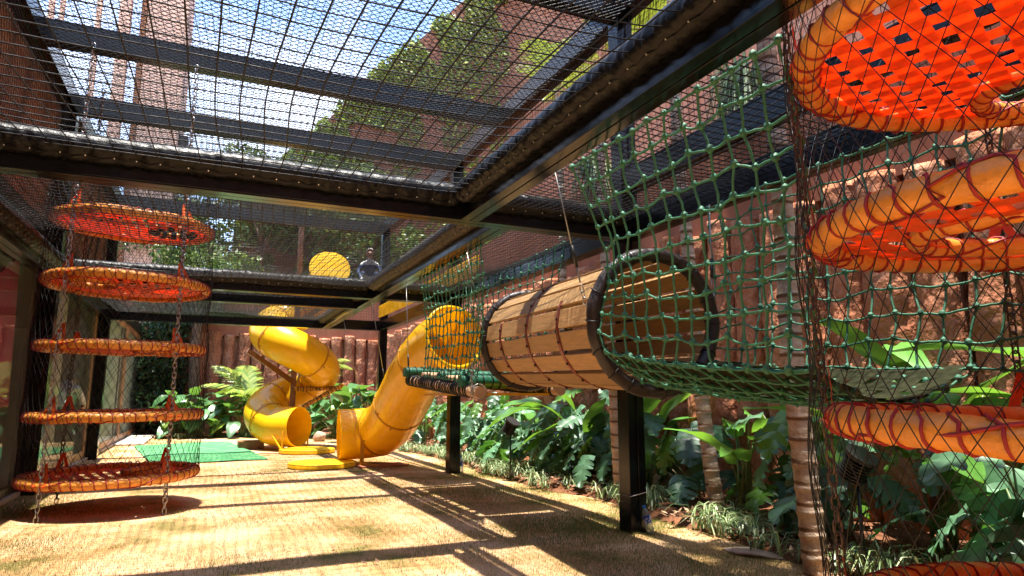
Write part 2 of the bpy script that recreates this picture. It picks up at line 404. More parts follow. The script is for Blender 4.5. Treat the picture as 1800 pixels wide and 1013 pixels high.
# ------------------------------------------------------------------ mesh helpers
class MB:
    """collects shapes that become ONE mesh object"""
    def __init__(self):
        self.v, self.f = [], []
    def add(self, vs, fs):
        o = len(self.v)
        self.v += [tuple(p) for p in vs]
        self.f += [tuple(i + o for i in q) for q in fs]
        return self
    def box(self, x0, x1, y0, y1, z0, z1, rot=None, at=None):
        vs = [Vector((x, y, z)) for z in (z0, z1) for y in (y0, y1) for x in (x0, x1)]
        if rot is not None:
            vs = [rot @ p for p in vs]
        if at is not None:
            vs = [p + Vector(at) for p in vs]
        return self.add(vs, [(0, 2, 3, 1), (4, 5, 7, 6), (0, 1, 5, 4), (2, 6, 7, 3), (0, 4, 6, 2), (1, 3, 7, 5)])
    def beam(self, a, b, w, h):
        """rectangular bar from a to b"""
        a, b = Vector(a), Vector(b)
        t = (b - a).normalized()
        s = t.cross(Vector((0, 0, 1)))
        s = s.normalized() if s.length > 1e-4 else Vector((1, 0, 0))
        u = s.cross(t)
        vs = [p + s * (w / 2 * i) + u * (h / 2 * j) for p in (a, b) for i, j in ((-1, -1), (1, -1), (1, 1), (-1, 1))]
        return self.add(vs, [(3, 2, 1, 0), (4, 5, 6, 7), (0, 1, 5, 4), (1, 2, 6, 5), (2, 3, 7, 6), (3, 0, 4, 7)])
    def tube(self, pts, r, n=8, closed=False, caps=True):
        P = [Vector(p) for p in pts]
        k = len(P)
        rr = r if isinstance(r, (list, tuple)) else [r] * k
        tang = []
        for i in range(k):
            if closed:
                t = P[(i + 1) % k] - P[i - 1]
            else:
                t = P[min(i + 1, k - 1)] - P[max(i - 1, 0)]
            tang.append(t.normalized() if t.length > 1e-9 else Vector((0, 0, 1)))
        t0 = tang[0]
        ref = Vector((0, 0, 1)) if abs(t0.z) < 0.9 else Vector((1, 0, 0))
        s = t0.cross(ref).normalized()
        vs = []
        for i in range(k):
            t = tang[i]
            s = s - t * s.dot(t)
            s = s.normalized() if s.length > 1e-6 else t.orthogonal().normalized()
            u = t.cross(s)
            for j in range(n):
                a = 2 * math.pi * j / n
                vs.append(P[i] + (s * math.cos(a) + u * math.sin(a)) * rr[i])
        fs = []
        for i in range(k if closed else k - 1):
            i2 = (i + 1) % k
            for j in range(n):
                j2 = (j + 1) % n
                fs.append((i * n + j, i * n + j2, i2 * n + j2, i2 * n + j))
        if caps and not closed:
            fs.append(tuple(range(n - 1, -1, -1)))
            fs.append(tuple((k - 1) * n + j for j in range(n)))
        return self.add(vs, fs)
    def lathe(self, prof, n=24, axis=None, at=(0, 0, 0), cap=True):
        """profile [(r, z)...] turned round an axis matrix"""
        Mx = axis or Matrix.Identity(3)
        at = Vector(at)
        vs = [at + Mx @ Vector((r * math.cos(2 * math.pi * j / n), r * math.sin(2 * math.pi * j / n), z)) for r, z in prof for j in range(n)]
        fs = []
        for i in range(len(prof) - 1):
            for j in range(n):
                j2 = (j + 1) % n
                fs.append((i * n + j, i * n + j2, (i + 1) * n + j2, (i + 1) * n + j))
        if cap:
            fs.append(tuple(range(n - 1, -1, -1)))
            fs.append(tuple((len(prof) - 1) * n + j for j in range(n)))
        return self.add(vs, fs)
    def sphere(self, c, r, nu=10, nv=7, sq=(1, 1, 1)):
        c = Vector(c)
        vs, fs = [], []
        for i in range(nv + 1):
            t = math.pi * i / nv
            for j in range(nu):
                a = 2 * math.pi * j / nu
                vs.append(c + Vector((r * sq[0] * math.sin(t) * math.cos(a), r * sq[1] * math.sin(t) * math.sin(a), r * sq[2] * math.cos(t))))
        for i in range(nv):
            for j in range(nu):
                fs.append((i * nu + j, (i + 1) * nu + j, (i + 1) * nu + (j + 1) % nu, i * nu + (j + 1) % nu))
        return self.add(vs, fs)
    def mesh(self, name, m, smooth=False, angle=None):
        me = bpy.data.meshes.new(name)
        me.from_pydata(self.v, [], self.f)
        if m:
            me.materials.append(m)
        if smooth:
            me.polygons.foreach_set('use_smooth', [True] * len(me.polygons))
        me.update()
        if angle and hasattr(me, 'set_sharp_from_angle'):
            me.set_sharp_from_angle(angle=rad(angle))
        return me
    def build(self, name, m, parent=None, smooth=False, loc=None, rot=None, bevel=0, angle=None):
        o = bpy.data.objects.new(name, self.mesh(name, m, smooth, angle))
        col.objects.link(o)
        if parent is not None:
            o.parent = parent
        if loc is not None:
            o.location = loc
        if rot is not None:
            o.rotation_euler = rot
        if bevel:
            b = o.modifiers.new('bevel', 'BEVEL')
            b.width = bevel
            b.segments = 2
            b.limit_method = 'ANGLE'
        return o

def np_mesh(name, V, F, m, parent=None, smooth=False):
    """V (n,3) floats, F (k,3|4) ints"""
    me = bpy.data.meshes.new(name)
    V = np.asarray(V, np.float32)
    F = np.asarray(F, np.int32)
    k = F.shape[1]
    me.vertices.add(len(V))
    me.vertices.foreach_set('co', V.ravel())
    me.loops.add(F.size)
    me.loops.foreach_set('vertex_index', F.ravel())
    me.polygons.add(len(F))
    me.polygons.foreach_set('loop_start', np.arange(0, F.size, k, dtype=np.int32))
    if smooth:
        me.polygons.foreach_set('use_smooth', np.ones(len(F), bool))
    me.materials.append(m)
    me.update(calc_edges=True)
    me.validate()
    o = bpy.data.objects.new(name, me)
    col.objects.link(o)
    if parent is not None:
        o.parent = parent
    return o

def cords(lines, r, n=3):
    """thin tubes along many polylines, vectorised: returns V, F"""
    Vs, Fs, off = [], [], 0
    for L in lines:
        L = np.asarray(L, float)
        k = len(L)
        if k < 2:
            continue
        t = np.gradient(L, axis=0)
        t /= np.linalg.norm(t, axis=1, keepdims=True) + 1e-12
        ref = np.array([0.31, 0.17, 0.93]) if abs(t[:, 2]).mean() < 0.8 else np.array([0.9, 0.3, 0.1])
        s = np.cross(t, ref)
        s /= np.linalg.norm(s, axis=1, keepdims=True) + 1e-12
        u = np.cross(s, t)
        a = np.arange(n) * 2 * np.pi / n
        ring = L[:, None, :] + r * (np.cos(a)[None, :, None] * s[:, None, :] + np.sin(a)[None, :, None] * u[:, None, :])
        Vs.append(ring.reshape(-1, 3))
        i = np.arange(k - 1)[:, None] * n
        j = np.arange(n)[None, :]
        j2 = (j + 1) % n
        Fs.append((np.stack([i + j, i + j2, i + n + j2, i + n + j], -1).reshape(-1, 4)) + off)
        off += k * n
    return np.concatenate(Vs), np.concatenate(Fs)

def tag(o, label=None, cat=None, group=None, kind=None):
    if label: o['label'] = label
    if cat: o['category'] = cat
    if group: o['group'] = group
    if kind: o['kind'] = kind
    return o

def thing(name, label, cat, loc=(0, 0, 0), rot=(0, 0, 0), group=None):
    o = bpy.data.objects.new(name, None)
    o.empty_display_size = 0.1
    col.objects.link(o)
    o.location = loc
    o.rotation_euler = rot
    return tag(o, label, cat, group)

def inst(name, me, parent=None, loc=(0, 0, 0), rot=(0, 0, 0), scale=(1, 1, 1), mtx=None):
    """one more object that shares mesh data"""
    o = bpy.data.objects.new(name, me)
    col.objects.link(o)
    if parent is not None:
        o.parent = parent
    if mtx is not None:
        o.matrix_local = mtx
    else:
        o.location = loc
        o.rotation_euler = rot
        o.scale = scale
    return o

def catmull(P, n=10):
    P = [Vector(p) for p in P]
    P = [P[0] * 2 - P[1]] + P + [P[-1] * 2 - P[-2]]
    out = []
    for i in range(1, len(P) - 2):
        a, b, c, d = P[i - 1:i + 3]
        for k in range(n):
            t = k / n
            out.append(0.5 * ((2 * b) + (c - a) * t + (2 * a - 5 * b + 4 * c - d) * t * t + (3 * b - a - 3 * c + d) * t ** 3))
    out.append(P[-2])
    return out

def frame_from(z, up=(0, 0, 1)):
    z = Vector(z).normalized()
    x = Vector(up).cross(z)
    x = x.normalized() if x.length > 1e-4 else Vector((1, 0, 0))
    y = z.cross(x)
    return Matrix((x, y, z)).transposed()
# ================================================================== THE SETTING
# ---- ground: one sheet to the horizon, finer near the camera
def ground():
    n = 150
    g = np.linspace(-1, 1, n)
    s = np.sign(g) * np.abs(g) ** 2.6 * 260
    X, Y = np.meshgrid(s + 1.0, s + 8.0)
    Z = np.zeros_like(X)
    for i in range(n):
        for j in range(n):
            x, y = X[i, j], Y[i, j]
            if -3 < x < 8 and -2 < y < 26:
                Z[i, j] = 0.018 * mnoise.noise((x * 0.9, y * 0.9, 0)) - 0.006
    V = np.stack([X, Y, Z], -1).reshape(-1, 3)
    i, j = np.meshgrid(np.arange(n - 1), np.arange(n - 1), indexing='ij')
    a = (i * n + j).ravel()
    F = np.stack([a, a + 1, a + n + 1, a + n], -1)
    o = np_mesh('ground', V, F, M['lawn'], smooth=True)
    tag(o, kind='structure')
ground()

# ---- planting beds along the retaining walls (soil laid over the ground)
def bed_edge(y):
    return 3.72 + 0.10 * math.sin(y * 1.3) + 0.06 * math.sin(y * 3.1 + 1)
def bed():
    vs, fs = [], []
    ys = np.arange(-2.0, 22.5, 0.14)
    nx = 12
    for y in ys:
        x0 = bed_edge(y)
        for k in range(nx):
            x = x0 + (5.25 - x0) * k / (nx - 1)
            z = -0.03 if k == 0 else 0.035 + 0.035 * mnoise.noise((x * 2.5, y * 2.5, 3)) + 0.03 * k / nx
            vs.append((x, y, z))
    for i in range(len(ys) - 1):
        for k in range(nx - 1):
            a = i * nx + k
            fs.append((a, a + 1, a + nx + 1, a + nx))
    b = MB().add(vs, fs)
    tag(b.build('planting_bed', M['soil'], smooth=True), kind='structure')
    vs, fs = [], []
    xs = np.arange(-1.2, 3.9, 0.16)
    for x in xs:
        y0 = 19.6 - 0.55 * max(0, x - 0.8) + 0.12 * math.sin(x * 2.2)
        for k in range(nx):
            y = y0 + (22.5 - y0) * k / (nx - 1)
            z = -0.03 if k == 0 else 0.03 + 0.03 * mnoise.noise((x * 2.5, y * 2.5, 5)) + 0.02 * k / nx
            vs.append((x, y, z))
    for i in range(len(xs) - 1):
        for k in range(nx - 1):
            a = i * nx + k
            fs.append((a, a + nx, a + nx + 1, a + 1))
    tag(MB().add(vs, fs).build('planting_bed', M['soil'], smooth=True), kind='structure')
bed()

# ---- retaining wall of rough red-earth piles with a plaster band above
WALL_X, WALL_Y = 5.25, 22.5
def pile_mesh(seed, r=0.195, h=3.12):
    n, k = 22, 58
    vs, fs = [], []
    for i in range(k + 1):
        z = h * i / k
        bulge = 1 + 0.10 * mnoise.noise((seed * 7.3, z * 1.3, 0)) + 0.05 * mnoise.noise((seed * 3.1, z * 5, 2))
        ox = 0.04 * mnoise.noise((z * 0.8, seed * 9.1, 1))
        for j in range(n):
            a = 2 * math.pi * j / n
            w = 1 + 0.13 * mnoise.noise((math.cos(a) * 1.6 + seed * 5, math.sin(a) * 1.6, z * 2.2)) + 0.09 * mnoise.noise((math.cos(a) * 4 + seed, math.sin(a) * 4, z * 5)) + 0.06 * mnoise.noise((math.cos(a) * 9 + seed, math.sin(a) * 9, z * 14))
            w -= 0.22 * max(0.0, mnoise.noise((math.cos(a) * 2 + seed * 3, math.sin(a) * 2 + 7, z * 1.1)) - 0.25)
            vs.append((ox + r * bulge * w * math.cos(a), r * bulge * w * math.sin(a), z))
    for i in range(k):
        for j in range(n):
            fs.append((i * n + j, i * n + (j + 1) % n, (i + 1) * n + (j + 1) % n, (i + 1) * n + j))
    fs.append(tuple(k * n + j for j in range(n)))
    return MB().add(vs, fs).mesh('pile', M['earth'], smooth=True)
pile_meshes = [pile_mesh(s) for s in range(6)]

def pile_wall(name, label, p0, p1, z_top, z_cap, thick_dir):
    p0, p1 = Vector(p0), Vector(p1)
    L = (p1 - p0).length
    d = (p1 - p0) / L
    t = thing(name, label, 'wall')
    q = Vector(thick_dir)
    # earth face between the piles, then the plaster band, stepping 8 cm back
    def slab(z0, z1, back, front, m, nm):
        b = MB()
        a0, a1 = p0 + q * front, p1 + q * front
        c0, c1 = p0 + q * back, p1 + q * back
        vs = [(a0.x, a0.y, z0), (a1.x, a1.y, z0), (c1.x, c1.y, z0), (c0.x, c0.y, z0), (a0.x, a0.y, z1), (a1.x, a1.y, z1), (c1.x, c1.y, z1), (c0.x, c0.y, z1)]
        b.add(vs, [(0, 1, 5, 4), (1, 2, 6, 5), (2, 3, 7, 6), (3, 0, 4, 7), (4, 5, 6, 7), (3, 2, 1, 0)])
        return b.build(nm, m, t)
    slab(-0.2, z_top, 0.9, 0.15, M['earth'], 'earth_face')
    slab(z_top, z_cap, 0.8, -0.03, M['plaster'], 'capping_band')
    n = int(L / 0.405)
    for i in range(n):
        p = p0 + d * ((i + 0.5) * L / n)
        s = RN.uniform(0.88, 1.14)
        inst('pile', pile_meshes[RN.randrange(6)], t, (p.x + q.x * 0.03, p.y + q.y * 0.03, -0.12), (RN.uniform(-0.012, 0.012), RN.uniform(-0.012, 0.012), RN.uniform(0, 6.28)), (s, s, RN.uniform(0.985, 1.03)))
    return t
pile_wall('retaining_wall', 'rough red earth pile wall running behind the planting bed on the right', (WALL_X, -2.2, 0), (WALL_X, WALL_Y - 0.2, 0), 2.95, 4.3, (1, 0, 0))
pile_wall('retaining_wall', 'rough red earth pile wall across the back behind the spiral slide', (-3.4, WALL_Y, 0), (WALL_X + 0.8, WALL_Y, 0), 2.95, 4.6, (0, 1, 0))
# terrace behind the retaining wall
b = MB()
b.box(WALL_X + 0.805, 30, -12, WALL_Y, 0, 4.1)
b.box(-30, 30, WALL_Y + 0.805, 60, 0, 4.2)
tag(b.build('upper_terrace', M['soil']), kind='structure')

# ---- tall clay wall, its slanting left edge overgrown
def tall_wall():
    t = thing('boundary_wall', 'tall clay red wall overgrown with vines above the retaining wall', 'wall')
    out = [(0.4, 4.0), (0.5, 8.3), (0.97, 9.1), (2.17, 10.4), (3.87, 12.6), (5.71, 15.0), (7.72, 17.1), (9.62, 19.4), (12.5, 22.0), (12.5, 4.0)]
    b = MB()
    vs = [(x, 27.0, z) for x, z in out] + [(x, 27.5, z) for x, z in out]
    n = len(out)
    b.add(vs, [tuple(range(n - 1, -1, -1)), tuple(range(n, 2 * n))] + [(i, (i + 1) % n, n + (i + 1) % n, n + i) for i in range(n)])
    b.build('wall_face', M['tallwall'], t)
    b = MB()
    b.box(12.5, 13.0, -8, 27.5, 3.9, 22.0)
    b.build('wall_face', M['tallwall'], t)
    # vertical board-marked ribs on the clay wall
    b = MB()
    for k in range(34):
        x = 1.0 + k * 0.34
        top = np.interp(x, [o[0] for o in out[:-1]], [o[1] for o in out[:-1]])
        b.box(x, x + 0.05, 26.955, 26.998, 4.1, top - 0.1)
    for k in range(70):
        y = -6 + k * 0.46
        b.box(12.455, 12.497, y, y + 0.05, 4.1, 21.8)
    tag(b.build('joint_ribs', M['tallwall'], t), kind='stuff')
    return t
tall_wall()

# ---- the building on the left: glazed garden front, clay slats above
BX = -1.88
def building():
    t = thing('garden_building', 'low dark building with tall glazed doors along the left side', 'building')
    b = MB()
    b.box(-9, BX - 0.02, -6, 22.6, -0.05, 0.02)
    b.build('floor', M['floorin'], t)
    b = MB()
    b.box(-6.2, -6.0, -6, 22.6, 0.02, 2.95)
    b.box(-6.0, BX - 0.05, 22.4, 22.6, 0.02, 2.95)
    b.build('inner_wall', M['wallin'], t)
    b = MB()
    b.box(-9, BX, -6, 22.6, 2.97, 3.12)
    b.build('ceiling_slab', M['darkwall'], t)
    b = MB()
    b.box(-9, BX - 0.06, -6, 14.5, 3.122, 4.9)
    b.build('upper_wall', M['darkwall'], t)
    b = MB()
    y = -2.0
    while y < 14.4:
        b.box(BX - 0.058, BX - 0.015, y, y + 0.045, 3.13, 4.88)
        y += 0.075
    tag(b.build('clay_slats', M['clayslat'], t), kind='stuff')
    b = MB()
    b.box(BX - 0.10, BX + 0.05, -6, 22.6, -0.03, 0.045)
    b.build('threshold', M['threshold'], t)
    # lintel
    b = MB()
    b.box(BX - 0.06, BX + 0.03, -6, 22.55, 2.80, 2.968)
    b.build('lintel', M['doorframe'], t)
    # glazed bays: (y0, y1, frame material)
    bays = [(-3.0, 0.2, 'doorframe'), (0.2, 4.4, 'doorframe'), (4.4, 9.15, 'doorframe'), (9.45, 13.6, 'timber'), (14.0, 18.3, 'timber'), (18.3, 22.55, 'timber')]
    for y0, y1, fm in bays:
        w = 0.09 if fm == 'doorframe' else 0.13
        f = MB()
        f.box(BX - 0.05, BX + 0.014, y0 + 0.004, y0 + w, 0.047, 2.798)
        f.box(BX - 0.05, BX + 0.014, y1 - w, y1 - 0.004, 0.047, 2.798)
        f.box(BX - 0.045, BX + 0.012, y0 + w + 0.001, y1 - w - 0.001, 0.047, 0.047 + w)
        f.box(BX - 0.045, BX + 0.012, y0 + w + 0.001, y1 - w - 0.001, 2.798 - w, 2.798)
        # inner sash line
        f.box(BX - 0.02, BX + 0.018, y0 + w + 0.002, y0 + w + 0.035, 0.05 + w, 2.795 - w)
        f.box(BX - 0.02, BX + 0.018, y1 - w - 0.035, y1 - w - 0.002, 0.05 + w, 2.795 - w)
        fo = f.build('door_frame', M[fm], t, bevel=0.006)
        p = MB()
        p.box(BX - 0.002, BX + 0.006, y0 + w + 0.036, y1 - w - 0.036, 0.05 + w, 2.795 - w)
        p.build('pane', M['glass'], fo)
    b = MB()
    b.box(BX - 0.055, BX + 0.012, 9.152, 9.448, 0.047, 2.798)
    b.build('pier', M['darkwall'], t)
    b = MB()
    b.box(BX - 0.055, BX + 0.012, 13.602, 13.998, 0.047, 2.798)
    b.build('pier', M['darkwall'], t)
    # pale pleated sheets behind the far panes, standing in for their reflection
    for (y0, y1) in ((9.65, 11.6), (14.3, 18.1), (18.6, 22.3)):
        b = MB()
        k = int((y1 - y0) / 0.11)
        vs, fs = [], []
        for i in range(k * 4 + 1):
            yy = y0 + (y1 - y0) * i / (k * 4)
            xx = BX - 0.12 + 0.03 * math.sin(i * math.pi / 2)
            vs += [(xx, yy, 0.1), (xx, yy, 2.75)]
        for i in range(k * 4):
            fs.append((2 * i, 2 * i + 2, 2 * i + 3, 2 * i + 1))
        b.add(vs, fs).build('pane_reflection', M['reflection_sheet'], t, smooth=True)
    return t
building()
# magenta board leaning behind the near glass
b = MB()
vs = [(-1.99, 5.4, 0.90), (-1.99, 9.0, 0.98), (-2.05, 9.0, 2.66), (-2.05, 8.0, 2.2), (-2.05, 5.4, 1.02)]
b.add(vs + [(x - 0.04, y, z) for x, y, z in vs], [(0, 1, 2, 3, 4), (9, 8, 7, 6, 5)] + [(i, 5 + i, 5 + (i + 1) % 5, (i + 1) % 5) for i in range(5)])
tag(b.build('display_board', M['pink']), 'magenta display board with slanted top behind the near glass door', 'board')

# unseen wall added behind the viewer to keep sky out of the beam reflections
t = thing('unseen_rear_wall', 'unseen terracotta wall added behind the viewer to darken the beam reflections', 'wall')
b = MB()
b.box(-9, 9, -7.2, -6.9, -0.1, 7.5)
b.build('wall_face', M['plaster'], t)
for x in (-5, -1.5, 2.0, 5.5):  # door panels of the added unseen wall
    b = MB()
    b.box(x - 0.7, x + 0.7, -6.898, -6.84, 0.05, 2.3)
    b.build('door', M['doorframe'], t, bevel=0.01)
# far left: rendered tower and slender posts beyond the building
def far_tower():
    t = thing('tower_block', 'pale terracotta rendered tower rising beyond the dark beams', 'building')
    b = MB()
    b.box(-2.75, -1.5, 24.0, 27.0, 4.1, 22.0)
    b.build('wall', M['towerwall'], t, bevel=0.03)
    b = MB()
    b.box(-2.95, -2.78, 24.1, 26.5, 4.1, 22.0)
    b.build('corner_pier', M['clayslat'], t)
    b = MB()
    b.box(-1.498, -1.2, 24.2, 24.7, 9.2, 9.9)
    b.build('wall_lamp_box', M['darkwall'], t, bevel=0.02)
far_tower()
for k, (x, y, w, lab) in enumerate([(-3.35, 23.6, 0.34, 'broad pale post standing just left of the rendered tower'), (-4.15, 24.0, 0.15, 'thin pale post between broad post and corner pair of posts'),
                               (-5.25, 24.4, 0.14, 'right one of two thin pale posts at upper left corner'), (-5.55, 24.4, 0.16, 'left one of two thin pale posts at upper left corner')]):
    b = MB()
    b.box(x - w / 2, x + w / 2, y, y + w, 4.15, 19.0)
    b.box(x - w * 0.75, x + w * 0.75, y - w * 0.25, y + w * 1.25, 4.15, 4.35)
    tag(b.build('tall_post', M['towerwall'], bevel=0.01), lab, 'post', 'tall pale posts beyond the building')

# ================================================================== STEEL FRAME
ZB, ZT = 2.45, 2.65       # lower beams
UB, UT = 4.55, 4.78       # upper beams
def steel_frame():
    t = thing('steel_frame', 'black glossy steel frame of posts and beams carrying the nets', 'frame')
    def channel(axis, c0, c1, w0, w1, z0, z1, nm='beam', label=None):
        """two joined channels with a narrow groove below: axis x or y, c = along, w = across"""
        b = MB()
        mid = (w0 + w1) / 2
        for (a, e) in ((w0, mid - 0.004), (mid + 0.004, w1)):
            for (l0, l1, q0, q1) in ((a, e, z0, z0 + 0.014), (a, e, z1 - 0.014, z1), (a + (0.004 if a == w0 else 0.0), e - (0.0 if a == w0 else 0.004), z0 + 0.014, z1 - 0.014)):
                if axis == 'x':
                    b.box(c0, c1, l0, l1, q0, q1)
                else:
                    b.box(l0, l1, c0, c1, q0, q1)
        return b.build(nm, M['paint'], t, bevel=0.003)
    for x0 in (3.2, -1.86):
        for y0 in (-1.4, 4.7, 9.2, 13.75):
            b = MB()
            b.box(x0, x0 + 0.074, y0, y0 + 0.16, 0.03, UB - 0.002)
            b.box(x0 + 0.086, x0 + 0.16, y0, y0 + 0.16, 0.03, UB - 0.002)
            b.box(x0 + 0.074, x0 + 0.086, y0 + 0.012, y0 + 0.148, 0.03, UB - 0.002)
            p = b.build('post', M['paint'], t, bevel=0.004)
            b = MB()
            b.box(x0 - 0.004, x0 + 0.164, y0 - 0.004, y0 + 0.164, -0.05, 0.22)
            b.build('post_shoe', M['paint'], p, bevel=0.003)
    # lower cross beams
    for y0 in (4.7, 9.2, 13.75):
        channel('x', -1.70, 3.199, y0, y0 + 0.15, ZB, ZT)
    channel('x', -1.70, 2.018, 10.25, 10.38, ZB - 0.02, ZT - 0.04)
    # lower long beams
    channel('y', -1.35, 4.699, 1.70, 1.85, ZB, ZT)
    channel('y', 4.852, 9.199, 2.02, 2.17, ZB, ZT)
    channel('y', 9.352, 13.749, 2.02, 2.17, ZB, ZT)
    for y0, y1 in ((-1.23, 4.699), (4.861, 9.199), (9.361, 13.749)):
        channel('y', y0, y1, 3.205, 3.355, ZB, ZT)
        channel('y', y0, y1, -1.855, -1.705, ZB, ZT)
    # guard rail along the right side
    channel('y', -1.23, 4.699, 3.215, 3.345, 2.87, 3.07)
    # upper frame
    for y0 in (-1.4, 4.7, 7.35, 9.2, 13.75):
        channel('x', -1.70, 3.199, y0, y0 + 0.16, UB, UT)
    for x0 in (3.2, -1.86):
        channel('y', -1.5, 14.0, x0, x0 + 0.16, UB, UT)
    return t
steel_frame()

# ================================================================== PADDED ROLLS LACED ALONG THE BEAMS
def padded_roll(p0, p1, face, label, r=0.086, dusty=False, pitch=0.135):
    """soft vinyl sleeve from p0 to p1, tufted with eyelets on the side 'face'"""
    p0, p1 = Vector(p0), Vector(p1)
    L = (p1 - p0).length
    t = (p1 - p0) / L
    up = Vector((0, 0, 1))
    s = Vector(face).normalized()
    n = 26
    k = max(8, int(L / 0.011))
    sd = RN.uniform(0, 99)
    nb = max(2, int(L / pitch))
    bx = [(i + 0.5) * L / nb + RN.uniform(-0.018, 0.018) for i in range(nb)]
    ab = rad(-58)
    bx_np = np.array(bx)
    V = np.zeros((k + 1, n, 3))
    for i in range(k + 1):
        d = L * i / k
        near = bx_np[np.argmin(abs(bx_np - d))]
        dd = d - near
        endpinch = 1 - 0.35 * math.exp(-min(d, L - d) / 0.02)
        wob = 0.008 * mnoise.noise((d * 2.2, sd, 0))
        c = p0 + t * d + up * (0.006 * mnoise.noise((d * 1.5, sd, 4)) + wob)
        for j in range(n):
            a = 2 * math.pi * j / n
            da = (a - ab + math.pi) % (2 * math.pi) - math.pi
            q = math.hypot(dd / 0.045, da / 0.55)
            dent = 0.20 * math.exp(-q * q)
            fan = math.atan2(da * r, dd)
            crease = 0.045 * math.sin(fan * 9 + sd) * math.exp(-((q - 1.3) * 0.8) ** 2)
            wr = 0.085 * mnoise.noise((d * 24 + a * 1.6, a * 0.9 + sd, sd)) + 0.05 * mnoise.noise((d * 8, a * 1.3, sd))
            seam = -0.05 * math.exp(-(da / 0.18) ** 2)
            rr = r * endpinch * (1 - dent + crease + wr + seam)
            V[i, j] = c + (s * math.cos(a) + up * math.sin(a)) * rr
    ii, jj = np.meshgrid(np.arange(k), np.arange(n), indexing='ij')
    a0 = (ii * n + jj).ravel()
    a1 = (ii * n + (jj + 1) % n).ravel()
    F = np.stack([a0, a1, a1 + n, a0 + n], -1)
    o = np_mesh('padding_roll', V.reshape(-1, 3), F, M['vinyl_dusty' if dusty else 'vinyl'], smooth=True)
    tag(o, label, 'padding', 'padded rolls along the beams')
    b = MB()
    for d in bx:
        c = p0 + t * d + (s * math.cos(ab) + up * math.sin(ab)) * r * 0.83
        b.sphere(c, 0.0058, 6, 4)
    tag(b.build('eyelets', M['button'], o), kind='stuff')
    # lacing cord under the eyelets
    pts = []
    for i, d in enumerate(bx):
        c = p0 + t * d + (s * math.cos(ab) + up * math.sin(ab)) * r * 0.84
        pts.append(c)
        if i + 1 < len(bx):
            m_ = p0 + t * ((d + bx[i + 1]) / 2) + (s * math.cos(rad(-62)) + up * math.sin(rad(-62))) * r * 1.03
            pts.append(m_)
    MB().tube(pts, 0.003, 5).build('lacing', M['netblack'], o, smooth=True)
    return o
padded_roll((-1.69, 4.665, 2.625), (1.66, 4.665, 2.625), (0, -1, 0), 'black tufted padding roll on the near cross beam, left of the long beam')
padded_roll((1.88, 4.665, 2.625), (3.17, 4.665, 2.625), (0, -1, 0), 'short black tufted padding roll on near cross beam beside the green net')
padded_roll((1.672, -1.2, 2.625), (1.672, 4.60, 2.625), (-1, 0, 0), 'black padding roll on the near long beam overhead')
padded_roll((-1.69, 9.165, 2.625), (1.95, 9.165, 2.625), (0, -1, 0), 'black tufted padding roll on the second cross beam, behind the left disc tower')
padded_roll((2.20, 9.165, 2.625), (3.17, 9.165, 2.625), (0, -1, 0), 'short black padding roll on second cross beam above the straight slide')
padded_roll((1.99, 4.93, 2.625), (1.99, 9.08, 2.625), (-1, 0, 0), 'dusty brown padding roll on the middle long beam', dusty=True)
padded_roll((1.99, 9.45, 2.625), (1.99, 13.7, 2.625), (-1, 0, 0), 'dusty brown padding roll on the far long beam before the spiral slide', dusty=True)
padded_roll((-1.675, 4.9, 2.62), (-1.675, 9.1, 2.62), (1, 0, 0), 'black padding roll beside the building, above the left disc tower')

